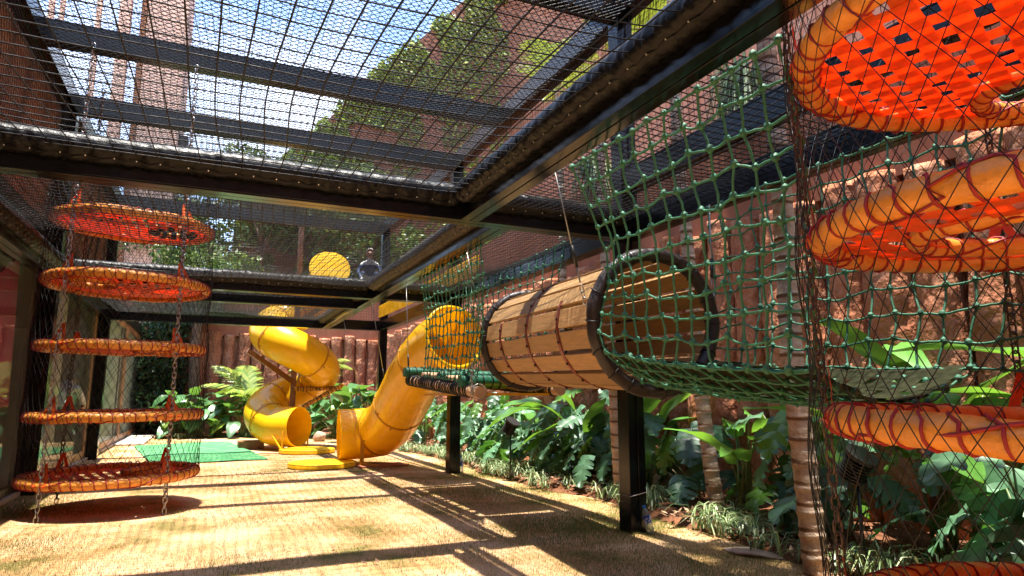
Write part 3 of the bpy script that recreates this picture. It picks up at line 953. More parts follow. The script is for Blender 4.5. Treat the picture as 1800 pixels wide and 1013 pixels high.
# ================================================================== BLACK NETS
def floor_net(name, label, x0, x1, y0, y1, z, sag, step, r, hole=None, diag=False, cat='net', mtl='netblack', n=3):
    """sagging knotted net; hole=(cx, cy, radius) is left open"""
    rng = np.random.RandomState(int(abs(x0 * 31 + y0 * 17)) + 5)
    ph = rng.uniform(0, 6, 4)
    def zz(x, y):
        u, v = (x - x0) / (x1 - x0), (y - y0) / (y1 - y0)
        return z - sag * 4 * np.clip(u * (1 - u), 0, 1) ** 0.7 * (4 * np.clip(v * (1 - v), 0, 1)) ** 0.7 * 0.62 + 0.012 * np.sin(x * 3 + ph[0]) * np.sin(y * 2.6 + ph[1])
    def wx(x, y): return x + 0.02 * np.sin(y * 2.1 + ph[2]) + 0.012 * np.sin(x * 5 + y * 3)
    def wy(x, y): return y + 0.02 * np.sin(x * 2.3 + ph[3]) + 0.012 * np.sin(x * 4 - y * 5)
    lines = []
    def put(a, bb):
        a, bb = np.array(a, float), np.array(bb, float)
        L = np.linalg.norm(bb - a)
        k = max(3, int(L / 0.16))
        P = a + (bb - a) * np.linspace(0, 1, k)[:, None]
        Q = np.stack([wx(P[:, 0], P[:, 1]), wy(P[:, 0], P[:, 1]), zz(P[:, 0], P[:, 1])], -1)
        if hole is not None:
            ok = np.hypot(P[:, 0] - hole[0], P[:, 1] - hole[1]) > hole[2]
            run = []
            for i in range(k):
                if ok[i]:
                    run.append(Q[i])
                else:
                    if len(run) > 1: lines.append(np.array(run))
                    run = []
            if len(run) > 1: lines.append(np.array(run))
        else:
            lines.append(Q)
    if not diag:
        for x in np.arange(x0, x1 + 1e-6, step): put((x, y0), (x, y1))
        for y in np.arange(y0, y1 + 1e-6, step): put((x0, y), (x1, y))
    else:
        w, h = x1 - x0, y1 - y0
        for s in (1, -1):
            for c in np.arange(-h if s > 0 else 0, w + (0 if s > 0 else h), step * 1.414):
                # x = x0 + c + s*(y-y0)
                ya, yb = 0.0, h
                if s > 0:
                    ya, yb = max(0, -c), min(h, w - c)
                else:
                    ya, yb = max(0, c - w), min(h, c)
                if yb - ya > step:
                    put((x0 + c + s * ya, y0 + ya), (x0 + c + s * yb, y0 + yb))
    if hole is not None:
        a = np.linspace(0, 2 * np.pi, 49)
        hx, hy = hole[0] + hole[2] * np.cos(a), hole[1] + hole[2] * np.sin(a)
        lines.append(np.stack([hx, hy, zz(hx, hy)], -1))
    V, F = cords(lines, r, n)
    return tag(np_mesh(name, V, F, M[mtl]), label, cat)

def wall_net(name, label, p0, p1, z0, z1, step, r, mtl='netfine', bulge=0.05, rot=False):
    """hanging net between two plan points"""
    p0, p1 = np.array(p0, float), np.array(p1, float)
    L = np.linalg.norm(p1 - p0)
    d = (p1 - p0) / L
    nrm = np.array([-d[1], d[0]])
    def S(u, z):
        v = (z - z0) / (z1 - z0)
        o = bulge * np.sin(np.pi * v) * (1 + 0.5 * np.sin(u * 2.7)) + 0.01 * np.sin(u * 9 + z * 4)
        P = p0[None] + d[None] * u[:, None] + nrm[None] * o[:, None]
        return np.concatenate([P, z[:, None] + 0.02 * np.sin(u * 3)[:, None]], 1)
    lines = []
    k = max(4, int((z1 - z0) / 0.16))
    for u in np.arange(0, L + 1e-6, step):
        lines.append(S(np.full(k, u) + (0.03 * np.sin(np.linspace(0, 5, k) + u)), np.linspace(z0, z1, k)))
    k = max(4, int(L / 0.16))
    for z in np.arange(z0, z1 + 1e-6, step):
        lines.append(S(np.linspace(0, L, k), np.full(k, z)))
    V, F = cords(lines, r, 3)
    return tag(np_mesh(name, V, F, M[mtl]), label, 'net')

floor_net('climbing_net', 'black square mesh climbing net overhead nearest the camera', -1.70, 1.64, -1.2, 4.62, 2.60, 0.10, 0.118, 0.0040, n=4)
floor_net('climbing_net', 'black square mesh net overhead between near beam and second beam', -1.62, 1.96, 4.88, 9.1, 2.60, 0.09, 0.08, 0.0038, hole=(-0.83, 7.8, 0.98))
floor_net('climbing_net', 'black square mesh net overhead beyond the second cross beam', -1.62, 1.96, 9.4, 13.7, 2.60, 0.09, 0.08, 0.0038)
floor_net('climbing_net', 'narrow black net right of near long beam, above the green tunnel', 1.88, 3.2, 2.05, 4.62, 2.58, 0.06, 0.06, 0.0036)
floor_net('climbing_net', 'narrow black net right of middle long beam, above the barrel', 2.2, 3.2, 4.9, 9.1, 2.60, 0.06, 0.06, 0.0036)
floor_net('roof_net', 'fine diagonal black safety net stretched over the upper beams', -1.7, 3.2, 0.4, 13.75, 4.52, 0.08, 0.055, 0.0037, diag=True, mtl='netfine')
floor_net('roof_net', 'fine square black net lying just above the diagonal roof net', -1.7, 3.2, 1.0, 13.75, 4.80, 0.05, 0.075, 0.0033, mtl='netfine')
wall_net('side_net', 'fine black net hanging along the right side between lower and upper beams', (3.28, -0.6), (3.28, 13.7), 2.66, 4.56, 0.06, 0.0024)
wall_net('side_net', 'fine black net hanging along the building side above the doors', (-1.74, 13.7), (-1.74, 0.0), 2.66, 4.56, 0.06, 0.0024)
wall_net('side_net', 'fine black net closing the far end above the spiral slide', (3.2, 13.82), (-1.7, 13.82), 2.66, 4.56, 0.055, 0.0030)
# ================================================================== HANGING DISC TOWERS
RIM_R, RIM_T = 0.80, 0.049
def torus_pts(R, c=(0, 0, 0), n=64, wob=0.0, seed=0.0):
    return [Vector((c[0] + R * math.cos(2 * math.pi * i / n), c[1] + R * math.sin(2 * math.pi * i / n), c[2] + wob * mnoise.noise((math.cos(2 * math.pi * i / n) * 2, math.sin(2 * math.pi * i / n) * 2, seed)))) for i in range(n)]
def lacing(b, R, tr, c, wraps, r, seed, flat=True):
    rg = random.Random(seed)
    for s in (1,):
        pts = []
        a = 0.0
        n = 12
        for w in range(wraps):
            da = 2 * math.pi / wraps * rg.uniform(0.75, 1.25)
            for k in range(n):
                t = k / n
                al = 2 * math.pi * (w / wraps) + da * (0.3 * t if t < 0.75 else 0.225 + (t - 0.75) * 3.1)
                be = -2 * math.pi * t + 0.6
                q = R + (tr + r * 0.6) * math.cos(be)
                pts.append(Vector((c[0] + q * math.cos(al), c[1] + q * math.sin(al), c[2] + (tr + r * 0.6) * math.sin(be))))
        b.tube(pts, r, 4, closed=True)
    # a second, looser run the other way round
    pts = []
    w2 = wraps // 8
    for w in range(w2):
        da = 2 * math.pi / w2 * rg.uniform(0.5, 1.5)
        for k in range(10):
            t = k / 10
            al = 2 * math.pi * (w / w2) + da * t
            be = 2 * math.pi * t
            q = R + (tr + r * 0.9) * math.cos(be)
            pts.append(Vector((c[0] + q * math.cos(al), c[1] + q * math.sin(al), c[2] + (tr + r * 0.9) * math.sin(be))))
    b.tube(pts, r, 4, closed=True)

def strap_strips(hole, ang, pitch=0.115, width=0.067, Rm=0.78):
    """woven bands as lists of (points, side vector)"""
    out = []
    hx, hy, hr = hole
    for d in (0, 1):
        th = ang + d * math.pi / 2 * 0.93
        t = Vector((math.cos(th), math.sin(th), 0))
        s = Vector((-t.y, t.x, 0))
        n = int(Rm / pitch)
        for k in range(-n, n + 1):
            o = k * pitch
            if abs(o) > Rm - 0.03:
                continue
            hl = math.sqrt(Rm * Rm - o * o)
            # cut where the band meets the hole
            ho = hx * s.x + hy * s.y
            ht = hx * t.x + hy * t.y
            segs = [(-hl, hl)]
            if abs(o - ho) < hr:
                q = math.sqrt(hr * hr - (o - ho) ** 2)
                segs = [(-hl, ht - q), (ht + q, hl)]
            for a, e in segs:
                if e - a < 0.05:
                    continue
                m_ = max(3, int((e - a) / (pitch / 2)) + 1)
                pts = []
                for i in range(m_ + 1):
                    x = a + (e - a) * i / m_
                    ph = round(x / pitch) + k + d
                    z = 0.004 * math.cos(math.pi * x / pitch) * (1 if (k + d) % 2 == 0 else -1)
                    dist = math.hypot(x * t.x + o * s.x, x * t.y + o * s.y) / Rm
                    z += -0.045 * (1 - dist ** 2)
                    pts.append(t * x + s * (o + RN.uniform(-0.003, 0.003)) + Vector((0, 0, z)))
                out.append((pts, s * (width / 2)))
    return out

def strip_into(b, pts, s, th=0.0016):
    vs, fs = [], []
    for p in pts:
        vs += [p - s + Vector((0, 0, th)), p + s + Vector((0, 0, th)), p + s - Vector((0, 0, th)), p - s - Vector((0, 0, th))]
    for i in range(len(pts) - 1):
        a = i * 4
        for q in range(4):
            fs.append((a + q, a + (q + 1) % 4, a + 4 + (q + 1) % 4, a + 4 + q))
    fs += [(3, 2, 1, 0), tuple(len(vs) - 4 + q for q in range(4))]
    b.add(vs, fs)

def make_disc(loc, tilt, spin, hole, label, anchors, group, single_straps, seed, ties=False, scale=1.0):
    t = thing('hanging_disc', label, 'climbing disc', loc, tilt, group)
    t.scale = (scale, scale, 0.5 + scale / 2)
    MB().tube(torus_pts(RIM_R, n=170, wob=0.016, seed=seed), [RIM_T * (1 + 0.07 * mnoise.noise((i * 0.26, seed, 0)) + 0.06 * mnoise.noise((i * 0.8, seed, 5))) for i in range(170)], 14, closed=True).build('rim', M['orange'], t, smooth=True)
    b = MB()
    lacing(b, RIM_R, RIM_T, (0, 0, 0), 54, 0.0055, seed)
    b.build('lacing_cord', M['redcord'], t, smooth=True)
    hx, hy, hr = hole
    h = MB().tube(torus_pts(hr + 0.02, (hx, hy, -0.02), 40, 0.01, seed + 3), 0.034, 10, closed=True).build('hole_rim', M['orange'], t, smooth=True)
    b = MB()
    lacing(b, hr + 0.02, 0.034, (hx, hy, -0.02), 26, 0.004, seed + 9)
    b.build('lacing_cord', M['redcord'], h, smooth=True)
    if ties:
        b = MB()
        for k in range(12):
            a = 2 * math.pi * k / 12
            c = Vector((hx + (hr + 0.02) * math.cos(a), hy + (hr + 0.02) * math.sin(a), -0.02))
            ax = Vector((-math.sin(a), math.cos(a), 0))
            b.lathe([(0.040, -0.03), (0.052, -0.02), (0.052, 0.02), (0.040, 0.03)], 9, frame_from(ax), c)
        b.build('black_ties', M['netblack'], h, smooth=True)
    strips = strap_strips((hx, hy, hr), spin)
    if single_straps:
        for pts, s in strips:
            b = MB()
            strip_into(b, pts, s)
            b.build('strap', M['strap'], t, smooth=False)
    else:
        b = MB()
        for pts, s in strips:
            strip_into(b, pts, s)
        tag(b.build('webbing', M['strap'], t), kind='stuff')
    # orange hanger loops at the chains
    for (ax, ay) in anchors:
        a = Vector((ax, ay, 0))
        rr = a.normalized() * RIM_R
        tv = Vector((-a.y, a.x, 0)).normalized()
        topp = a + Vector((0, 0, 0.20))
        b = MB()
        for sgn in (-1, 1):
            base = rr + tv * (0.055 * sgn)
            o = a.normalized() * (RIM_T + 0.006)
            pts = [base - Vector((0, 0, RIM_T + 0.006)), base + o, base + o * 0.4 + Vector((0, 0, RIM_T * 0.9)), topp]
            strip_into(b, [Vector(p) for p in pts], tv * 0.02 + Vector((0, 0, 0.004)))
        b.build('hanger_strap', M['strap'], t)
    return t

def link_mesh(length, width, r, m, n=5, name='link'):
    pts = []
    k = 6
    for i in range(k + 1):
        a = math.pi * i / k
        pts.append(Vector((width / 2 * math.cos(a), 0, length / 2 - width / 2 + width / 2 * math.sin(a))))
    for i in range(k + 1):
        a = math.pi + math.pi * i / k
        pts.append(Vector((width / 2 * math.cos(a), 0, -length / 2 + width / 2 + width / 2 * math.sin(a))))
    return MB().tube(pts, r, n, closed=True)

def chain(p0, p1, label, mtl, single, ll=0.058, lw=0.028, r=0.0048, group='chains of the disc towers'):
    """chain from p0 down to p1"""
    p0, p1 = Vector(p0), Vector(p1)
    d = (p1 - p0)
    L = d.length
    t = d / L
    step = ll - 2 * r - 0.002
    n = int(L / step)
    base = link_mesh(ll, lw, r, mtl)
    fr = frame_from(-t, up=(0.3, 1, 0))
    if single:
        th = thing('chain', label, 'chain', p1, group=group)
        me = base.mesh('link', M[mtl], smooth=True)
        for i in range(n):
            c = p0 + t * (step * (i + 0.5)) - p1
            m3 = fr @ Matrix.Rotation(math.pi / 2 * (i % 2) + RN.uniform(-0.25, 0.25), 3, 'Z')
            inst('link', me, th, mtx=Matrix.Translation(c) @ m3.to_4x4())
        return th
    b = MB()
    for i in range(n):
        c = p0 + t * (step * (i + 0.5))
        m3 = fr @ Matrix.Rotation(math.pi / 2 * (i % 2) + RN.uniform(-0.25, 0.25), 3, 'Z')
        b.add([c + m3 @ Vector(v) for v in base.v], base.f)
    return tag(b.build('chain', M[mtl], smooth=True), label, 'chain', group)

def sleeve(name, label, c, z0, z1, r0, r1, step, r, gap=None):
    """diamond net round a tower, waisted between discs; gap=(angle, half, z0, z1) leaves an opening"""
    lines = []
    ns = int(2 * math.pi * (r0 + r1) / 2 / step)
    k = int((z1 - z0) / 0.05)
    z = np.linspace(z0, z1, k)
    R = r0 + (r1 - r0) * (z - z0) / (z1 - z0)
    R = R + 0.012 * np.sin(z * 9)
    for s in (1, -1):
        for i in range(ns):
            a = 2 * math.pi * i / ns + s * (z - z0) * 0.72 + 0.02 * np.sin(z * 4 + i)
            P = np.stack([c[0] + R * np.cos(a), c[1] + R * np.sin(a), z], -1)
            if gap:
                dd = np.abs((a - gap[0] + np.pi) % (2 * np.pi) - np.pi)
                ok = ~((dd < gap[1]) & (z > gap[2]) & (z < gap[3]))
                run = []
                for q in range(k):
                    if ok[q]: run.append(P[q])
                    else:
                        if len(run) > 1: lines.append(np.array(run))
                        run = []
                if len(run) > 1: lines.append(np.array(run))
            else:
                lines.append(P)
    V, F = cords(lines, r, 3)
    return tag(np_mesh(name, V, F, M['netfine']), label, 'net')

LT = (-0.82, 7.80)
l_anch = [(-0.48, -0.62), (0.52, -0.55), (-0.54, 0.60), (0.47, 0.66)]
ltz = [2.86, 2.22, 1.575, 0.905, 0.325]
llab = ['orange woven disc at the top of the left tower, just below the net', 'second orange woven disc down in the left tower', 'middle orange woven disc of the left tower', 'fourth orange disc down the left tower, at eye height of the bushes', 'lowest orange woven disc of left tower hanging just above the grass']
lhole = [(0.40, 0.0, 0.20), (-0.34, -0.22, 0.20), (0.36, -0.25, 0.20), (-0.3, 0.3, 0.20), (0.3, 0.36, 0.20)]
for k in range(5):
    make_disc((LT[0], LT[1], ltz[k]), (rad([1.5, -1, 0.5, 0.3, 0.6][k]), rad([1.0, 0.8, 0.2, -0.5, -1.2][k]), 0), 0.05 + 0.1 * k, lhole[k], llab[k], l_anch, 'discs of the left tower', False, 10 + k, ties=(k == 0), scale=[0.90, 0.91, 0.91, 0.93, 0.93][k])
lch = ['near left chain of the left disc tower, reaching the grass', 'near right chain of the left disc tower, reaching the grass', 'far left chain of the left disc tower', 'far right chain of the left disc tower']
for k, (ax, ay) in enumerate(l_anch):
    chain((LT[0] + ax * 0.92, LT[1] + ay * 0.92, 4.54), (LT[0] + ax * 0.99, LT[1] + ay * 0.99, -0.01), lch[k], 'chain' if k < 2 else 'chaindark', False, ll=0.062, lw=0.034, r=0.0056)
sleeve('net_sleeve', 'black diamond mesh net sleeve round the left disc tower', LT, 0.36, 3.6, 0.79, 0.765, 0.085, 0.0020)

RT = (2.50, 1.06)
r_anch = [(-0.56, 0.62), (0.60, 0.62), (-0.56, -0.60), (0.60, -0.60)]
rtz = [2.30, 1.655, 0.99, 0.375]
rlab = ['large orange woven disc in the upper right corner, seen from below', 'orange disc with open hole at right, second from the top', 'orange disc rim at right at the end of the green net tunnel', 'lowest orange disc in the bottom right corner']
rhole = [(0.42, 0.28, 0.20), (-0.12, 0.13, 0.31), (0.35, -0.30, 0.20), (-0.1, -0.3, 0.20)]
for k in range(4):
    make_disc((RT[0] + [0.0, 0.02, 0.04, 0.05][k], RT[1], rtz[k]), (rad([0.5, 1.0, 2.0, 0.5][k]), rad([-1.0, -1.5, 1.0, 0][k]), 0), [0.35, 0.2, 0.5, 0.1][k], rhole[k], rlab[k], r_anch, 'discs of the right tower', True, 40 + k)
rch = ['dark chain at right beside the green net, passing four orange discs', 'dark chain hanging behind the discs of the right tower', 'chain on the camera side of right tower, left', 'chain on the camera side of right tower, right']
for k, (ax, ay) in enumerate(r_anch[:2]):
    chain((RT[0] + ax * 1.06, RT[1] + ay * 1.02, 2.72), (RT[0] + ax * 0.98 + 0.09, RT[1] + ay * 1.04, -0.01), rch[k], 'chaindark', True, ll=0.052, lw=0.027, r=0.0045)
sleeve('net_sleeve', 'black diamond mesh net sleeve round the right disc tower', RT, 0.33, 2.75, 0.875, 0.865, 0.085, 0.0017, gap=(math.pi / 2 - 0.1, 0.45, 1.02, 1.62))

# ================================================================== GREEN ROPE NETS
def knot_shape():
    """wrapped knot: an ellipsoid with three turns of rope round it"""
    b = MB()
    prof = []
    for i in range(9):
        t = i / 8
        z = -1 + 2 * t
        r = 0.92 * math.sqrt(max(0.0, 1 - (z * 0.88) ** 2)) * (1 + 0.13 * math.cos(t * math.pi * 6))
        prof.append((r, z * 1.05))
    b.lathe(prof, 8)
    return b
KN = knot_shape()
def rope_net(name, label, S, nu, nv, r, kr, seed, skip=None):
    rg = random.Random(seed)
    t = thing(name, label, 'net')
    P = {}
    for i in range(nu + 1):
        for j in range(nv + 1):
            ju = rg.uniform(-0.16, 0.16) if 0 < i < nu else 0
            jv = rg.uniform(-0.16, 0.16) if 0 < j < nv else 0
            P[i, j] = Vector(S((i + ju) / nu, (j + jv) / nv)) + Vector((rg.uniform(-1, 1), rg.uniform(-1, 1), rg.uniform(-1, 1))) * 0.008
    lines = []
    def sagline(a, b_):
        m_ = (a + b_) / 2 + Vector((rg.uniform(-0.006, 0.006), rg.uniform(-0.006, 0.006), -rg.uniform(0.0, 0.012)))
        return [a, (a + m_) / 2 + Vector((0, 0, -0.003)), m_, (m_ + b_) / 2 + Vector((0, 0, -0.003)), b_]
    for j in range(nv + 1):
        L = []
        for i in range(nu):
            L += sagline(P[i, j], P[i + 1, j])[:-1]
        L.append(P[nu, j])
        lines.append(np.array([tuple(p) for p in L]))
    for i in range(nu + 1):
        L = []
        for j in range(nv):
            L += sagline(P[i, j], P[i, j + 1])[:-1]
        L.append(P[i, nv])
        lines.append(np.array([tuple(p) for p in L]))
    V, F = cords(lines, r, 7)
    np_mesh('rope_mesh', V, F, M['green_rope'], t, smooth=True)
    b = MB()
    for p in P.values():
        ax = Vector((rg.uniform(-0.5, 0.5), rg.uniform(-0.5, 0.5), 1)).normalized()
        m3 = frame_from(ax, up=(rg.uniform(-1, 1), 1, 0)) * (kr * rg.uniform(0.85, 1.15))
        b.add([p + m3 @ Vector(v) for v in KN.v], KN.f)
    tag(b.build('knots', M['green_rope'], t, smooth=True), kind='stuff')
    return t
def lerp(a, b_, t):
    return Vector(a) * (1 - t) + Vector(b_) * t
def s_near(u, v):
    top = lerp((1.89, 1.70, 2.44), (1.88, 3.28, 2.44), u)
    bot = lerp((2.13, 1.86, 1.20), (2.20, 3.46, 1.37), u) - Vector((0, 0, 0.03 * math.sin(math.pi * u)))
    p = lerp(top, bot, v)
    p.x += 0.07 * math.sin(math.pi * v) * (1 - 0.4 * u)
    if u > 0.55:
        p.y += 0.10 * (u - 0.55) / 0.45 * math.sin(math.pi * v)
        p.x += 0.16 * ((u - 0.55) / 0.45) ** 2 * math.sin(math.pi * min(1, v * 1.15))
    return p
rope_net('green_rope_net', 'green knotted rope net hanging from the near long beam to the tunnel floor', s_near, 13, 10, 0.0062, 0.0175, 3)
def s_floor(u, v):
    a = lerp((2.13, 1.86, 1.195), (2.20, 3.46, 1.365), u) - Vector((0, 0, 0.03 * math.sin(math.pi * u)))
    c = lerp((3.12, 1.86, 1.22), (3.06, 3.46, 1.32), u) - Vector((0, 0, 0.03 * math.sin(math.pi * u)))
    p = lerp(a, c, v)
    p.z -= (0.15 + 0.03 * u) * math.sin(math.pi * v)
    return p
rope_net('green_rope_net', 'green knotted rope net slung under the olive webbing floor of the tunnel', s_floor, 13, 9, 0.0062, 0.0175, 5)
def s_far(u, v):
    top = lerp((3.19, 1.25, 2.44), (3.19, 3.62, 2.44), u)
    bot = lerp((3.10, 1.35, 1.20), (3.06, 3.50, 1.29), u)
    p = lerp(top, bot, v)
    p.x += 0.05 * math.sin(math.pi * v)
    return p
rope_net('green_rope_net', 'green knotted rope net on the far side of the tunnel behind the orange discs', s_far, 17, 9, 0.006, 0.0165, 7)
# olive webbing floor laid in the net
t = thing('tunnel_floor_mat', 'olive brown woven webbing floor inside the green net tunnel', 'mat')
for k in range(12):
    u0 = (k + 0.12) / 12
    u1 = (k + 0.82) / 12
    vs, fs = [], []
    nv_ = 10
    for j in range(nv_ + 1):
        v = 0.01 + 0.98 * j / nv_
        for u in (u0, u1):
            vs.append(s_floor(u, v) + Vector((0, 0, 0.018 + 0.004 * (-1) ** (j + k))))
    for j in range(nv_):
        fs.append((2 * j, 2 * j + 1, 2 * j + 3, 2 * j + 2))
    MB().add(vs, fs).build('webbing_strap', M['camo'], t, smooth=True)
for k in range(7):
    v0 = (k + 0.15) / 7
    v1 = (k + 0.85) / 7
    vs, fs = [], []
    for j in range(25):
        for v in (v0, v1):
            vs.append(s_floor(j / 24, v) + Vector((0, 0, 0.018 - 0.004 * (-1) ** (j // 2 + k))))
    for j in range(24):
        fs.append((2 * j, 2 * j + 1, 2 * j + 3, 2 * j + 2))
    MB().add(vs, fs).build('webbing_strap', M['camo'], t, smooth=True)

# ================================================================== WOODEN BARREL
def barrel():
    c0, c1 = Vector((2.61, 3.50, 1.57)), Vector((2.80, 5.78, 1.63))
    d = c1 - c0
    L = d.length
    ax = d / L
    fr = frame_from(ax)            # x across, y up-ish, z along
    t = thing('wooden_barrel', 'barrel of pine slats with rust red bands hanging beside the black post', 'barrel', c0)
    def loc(r, a, z):
        return fr @ Vector((r * math.cos(a), r * math.sin(a), z))
    n = 17
    Rb = 0.425
    w = 2 * math.pi * Rb / n * 0.85
    slat = MB()
    slat.box(-w / 2, w / 2, -0.013, 0.013, 0.04, L - 0.04)
    for i in range(n):
        a = 2 * math.pi * (i + 0.3) / n
        rotm = fr @ Matrix.Rotation(a - math.pi / 2, 3, 'Z')
        me_o = MB()
        dz = RN.uniform(-0.012, 0.012)
        me_o.box(-w / 2 * RN.uniform(0.96, 1.03), w / 2 * RN.uniform(0.96, 1.03), -L / 2 + 0.04 + dz, L / 2 - 0.04 + dz, -0.013, 0.013)
        o = me_o.build('slat', M['wood'], t, bevel=0.004)
        # local: x across slat, y along, z outward
        outv = loc(1, a, 0)
        yv = ax
        xv = yv.cross(outv)
        m4 = Matrix((xv, yv, outv)).transposed().to_4x4()
        m4.translation = outv * (Rb + RN.uniform(-0.004, 0.004)) + ax * (L / 2)
        o.matrix_local = m4
    # rust bands: (position, from angle, to angle)
    for z, a0, a1 in ((L * 0.52, -math.pi, math.pi), (L * 0.25, rad(-120), rad(24)), (L * 0.80, rad(-120), rad(14))):
        vs, fs = [], []
        k = 40
        for i in range(k + 1):
            a = a0 + (a1 - a0) * i / k
            for dr, dz in ((0.015, -0.02), (0.015, 0.02), (0.022, 0.02), (0.022, -0.02)):
                vs.append(loc(Rb + dr, a, z + dz))
        for i in range(k):
            for q in range(4):
                fs.append((i * 4 + q, i * 4 + (q + 1) % 4, i * 4 + 4 + (q + 1) % 4, i * 4 + 4 + q))
        fs += [(3, 2, 1, 0), tuple(k * 4 + q for q in range(4))]
        band = MB().add(vs, fs).build('band', M['rust'], t)
        b = MB()
        for i in range(n):
            a = 2 * math.pi * (i + 0.3) / n
            aa = (a - a0) % (2 * math.pi)
            if aa <= (a1 - a0) + 1e-6:
                b.lathe([(0.011, -0.004), (0.011, 0.006), (0.007, 0.010)], 7, frame_from(loc(1, a, 0)), loc(Rb + 0.022, a, z))
        tag(b.build('bolts', M['bolt'], band, smooth=False), kind='stuff')
    # padded end rings bound with cord
    for z in (0.0, L):
        k = 72
        pts, rr = [], []
        for i in range(k):
            a = 2 * math.pi * i / k
            pts.append(loc(Rb + 0.02, a, z))
            rr.append(0.043 * (1 + 0.10 * abs(math.sin(a * 6.5)) + 0.06 * mnoise.noise((a * 3, z, 0))))
        ring = MB().tube(pts, rr, 14, closed=True).build('end_ring', M['padring'], t, smooth=True)
        for i in range(16):
            b = MB()
            a = 2 * math.pi * (i + RN.uniform(-0.2, 0.2)) / 16
            cpt = loc(Rb + 0.02, a, z)
            tv = loc(1, a + math.pi / 2, 0) - loc(0, 0, 0)
            tv = (tv + ax * RN.uniform(-0.5, 0.5)).normalized()
            f3 = frame_from(tv)
            b.tube([cpt + f3 @ Vector((0.050 * math.cos(q), 0.050 * math.sin(q), 0)) for q in np.linspace(0, 6.283, 13)[:-1]], 0.005, 5, closed=True)
            b.build('binding_cord', M['netblack'], ring, smooth=True)
    return t, c0, c1, fr, Rb
barrel_t, BC0, BC1, BFR, BRB = barrel()
def hang_cable(p0, p1, label, chain_len=0.0):
    t = thing('suspension_cable', label, 'cable', p1, group='cables holding the tunnel and platform')
    p0, p1 = Vector(p0), Vector(p1)
    d = (p0 - p1)
    L = d.length
    u = d / L
    MB().tube([u * (chain_len + 0.12), d], 0.0045, 6).build('cable', M['cable'], t, smooth=True)
    MB().tube([u * (chain_len + 0.10), u * (chain_len + 0.24)], 0.011, 8).build('ferrule', M['blackplastic'], t, smooth=True)
    b = MB()
    s = u.orthogonal().normalized()
    b.tube([u * chain_len, u * (chain_len + 0.05) + s * 0.018, u * (chain_len + 0.11), u * (chain_len + 0.05) - s * 0.018], 0.004, 5, closed=True)
    b.build('thimble', M['cable'], t, smooth=True)
    if chain_len > 0:
        base = link_mesh(0.05, 0.026, 0.0042, 'chain')
        n = max(1, int(chain_len / 0.04))
        fr = frame_from(u)
        b = MB()
        for i in range(n):
            m3 = fr @ Matrix.Rotation(math.pi / 2 * (i % 2), 3, 'Z')
            b.add([u * (0.04 * (i + 0.5)) + m3 @ Vector(v) for v in base.v], base.f)
        b.build('shackle_chain', M['chain'], t, smooth=True)
    return t
hang_cable((1.86, 3.45, 2.46), BC0 + BFR @ Vector((BRB + 0.06, 0.10, 0.03)), 'thin steel cable from near long beam to left of barrel mouth', 0.14)
hang_cable((3.2, 3.6, 2.46), BC0 + BFR @ Vector((-BRB - 0.05, 0.10, 0.03)), 'thin steel cable on the wall side of the barrel mouth', 0.14)
hang_cable((2.18, 5.85, 2.46), BC1 + BFR @ Vector((BRB + 0.05, 0.10, -0.02)), 'thin steel cable at the far end of the barrel', 0.2)
hang_cable((2.19, 8.05, 2.46), (2.24, 8.02, 1.36), 'thin steel cable down to the left end of the log platform')
hang_cable((2.10, 9.6, 2.46), (2.35, 9.65, 1.25), 'thin cable from the middle long beam beside the straight slide')
hang_cable((2.10, 11.9, 2.46), (2.5, 11.95, 1.0), 'thin cable from the far long beam left of the straight slide')

# ================================================================== LOG PLATFORM
def log(name, p0, p1, r, m, parent, ends=True, n=16):
    p0, p1 = Vector(p0), Vector(p1)
    k = 14
    pts = [p0.lerp(p1, i / k) for i in range(k + 1)]
    rr = [r * (1 + 0.04 * mnoise.noise((i * 0.6, r * 50, p0.x))) for i in range(k + 1)]
    rr[0] *= 0.93
    rr[-1] *= 0.93
    o = MB().tube(pts, rr, n).build(name, M[m], parent, smooth=True, angle=50)
    return o
def wound(parent, p0, p1, r, pitch, cr, a=0.06, e=0.94):
    p0, p1 = Vector(p0), Vector(p1)
    d = p1 - p0
    L = d.length
    fr = frame_from(d)
    b = MB()
    z = L * a
    while z < L * e:
        w = RN.choice((1, 1, 1, 2))
        for q in range(w):
            cc = p0 + d / L * (z + q * cr * 1.9)
            tl = RN.uniform(-0.02, 0.02)
            b.tube([cc + fr @ Vector(((r + cr) * math.cos(t_), (r + cr) * math.sin(t_), tl * math.cos(t_))) for t_ in np.linspace(0, 6.283, 19)[:-1]], cr, 5, closed=True)
        z += w * cr * 1.9 + pitch * RN.uniform(0.5, 1.2)
    return tag(b.build('cord_winding', M['netblack'], parent, smooth=True), kind='stuff')
t = thing('log_platform', 'small platform of green and peeled logs between barrel and straight slide', 'platform')
A0, A1 = (2.28, 5.72, 1.13), (2.28, 8.12, 1.29)
o = log('wound_log', A0, A1, 0.058, 'logwood', t)
wound(o, A0, A1, 0.058, 0.055, 0.0065, 0.10, 0.97)
for p0, p1 in (((2.20, 6.05, 1.235), (3.2, 6.10, 1.235)), ((2.17, 7.98, 1.385), (3.2, 8.0, 1.37)), ((2.30, 7.0, 1.31), (3.2, 7.0, 1.31))):
    o = log('green_log', p0, p1, 0.062, 'greenwood', t)
    wound(o, p0, p1, 0.062, 0.10, 0.006, 0.05, 0.5)
o = log('rear_log', (3.14, 5.75, 1.15), (3.14, 8.1, 1.27), 0.055, 'logwood', t)
wound(o, (3.14, 5.75, 1.15), (3.14, 8.1, 1.27), 0.055, 0.03, 0.007)
for k in range(6):
    y = 6.25 + k * 0.3
    log('floor_pole', (2.33, y, 1.245 + k * 0.02), (3.12, y, 1.245 + k * 0.02), 0.035, 'logwood', t, n=10)
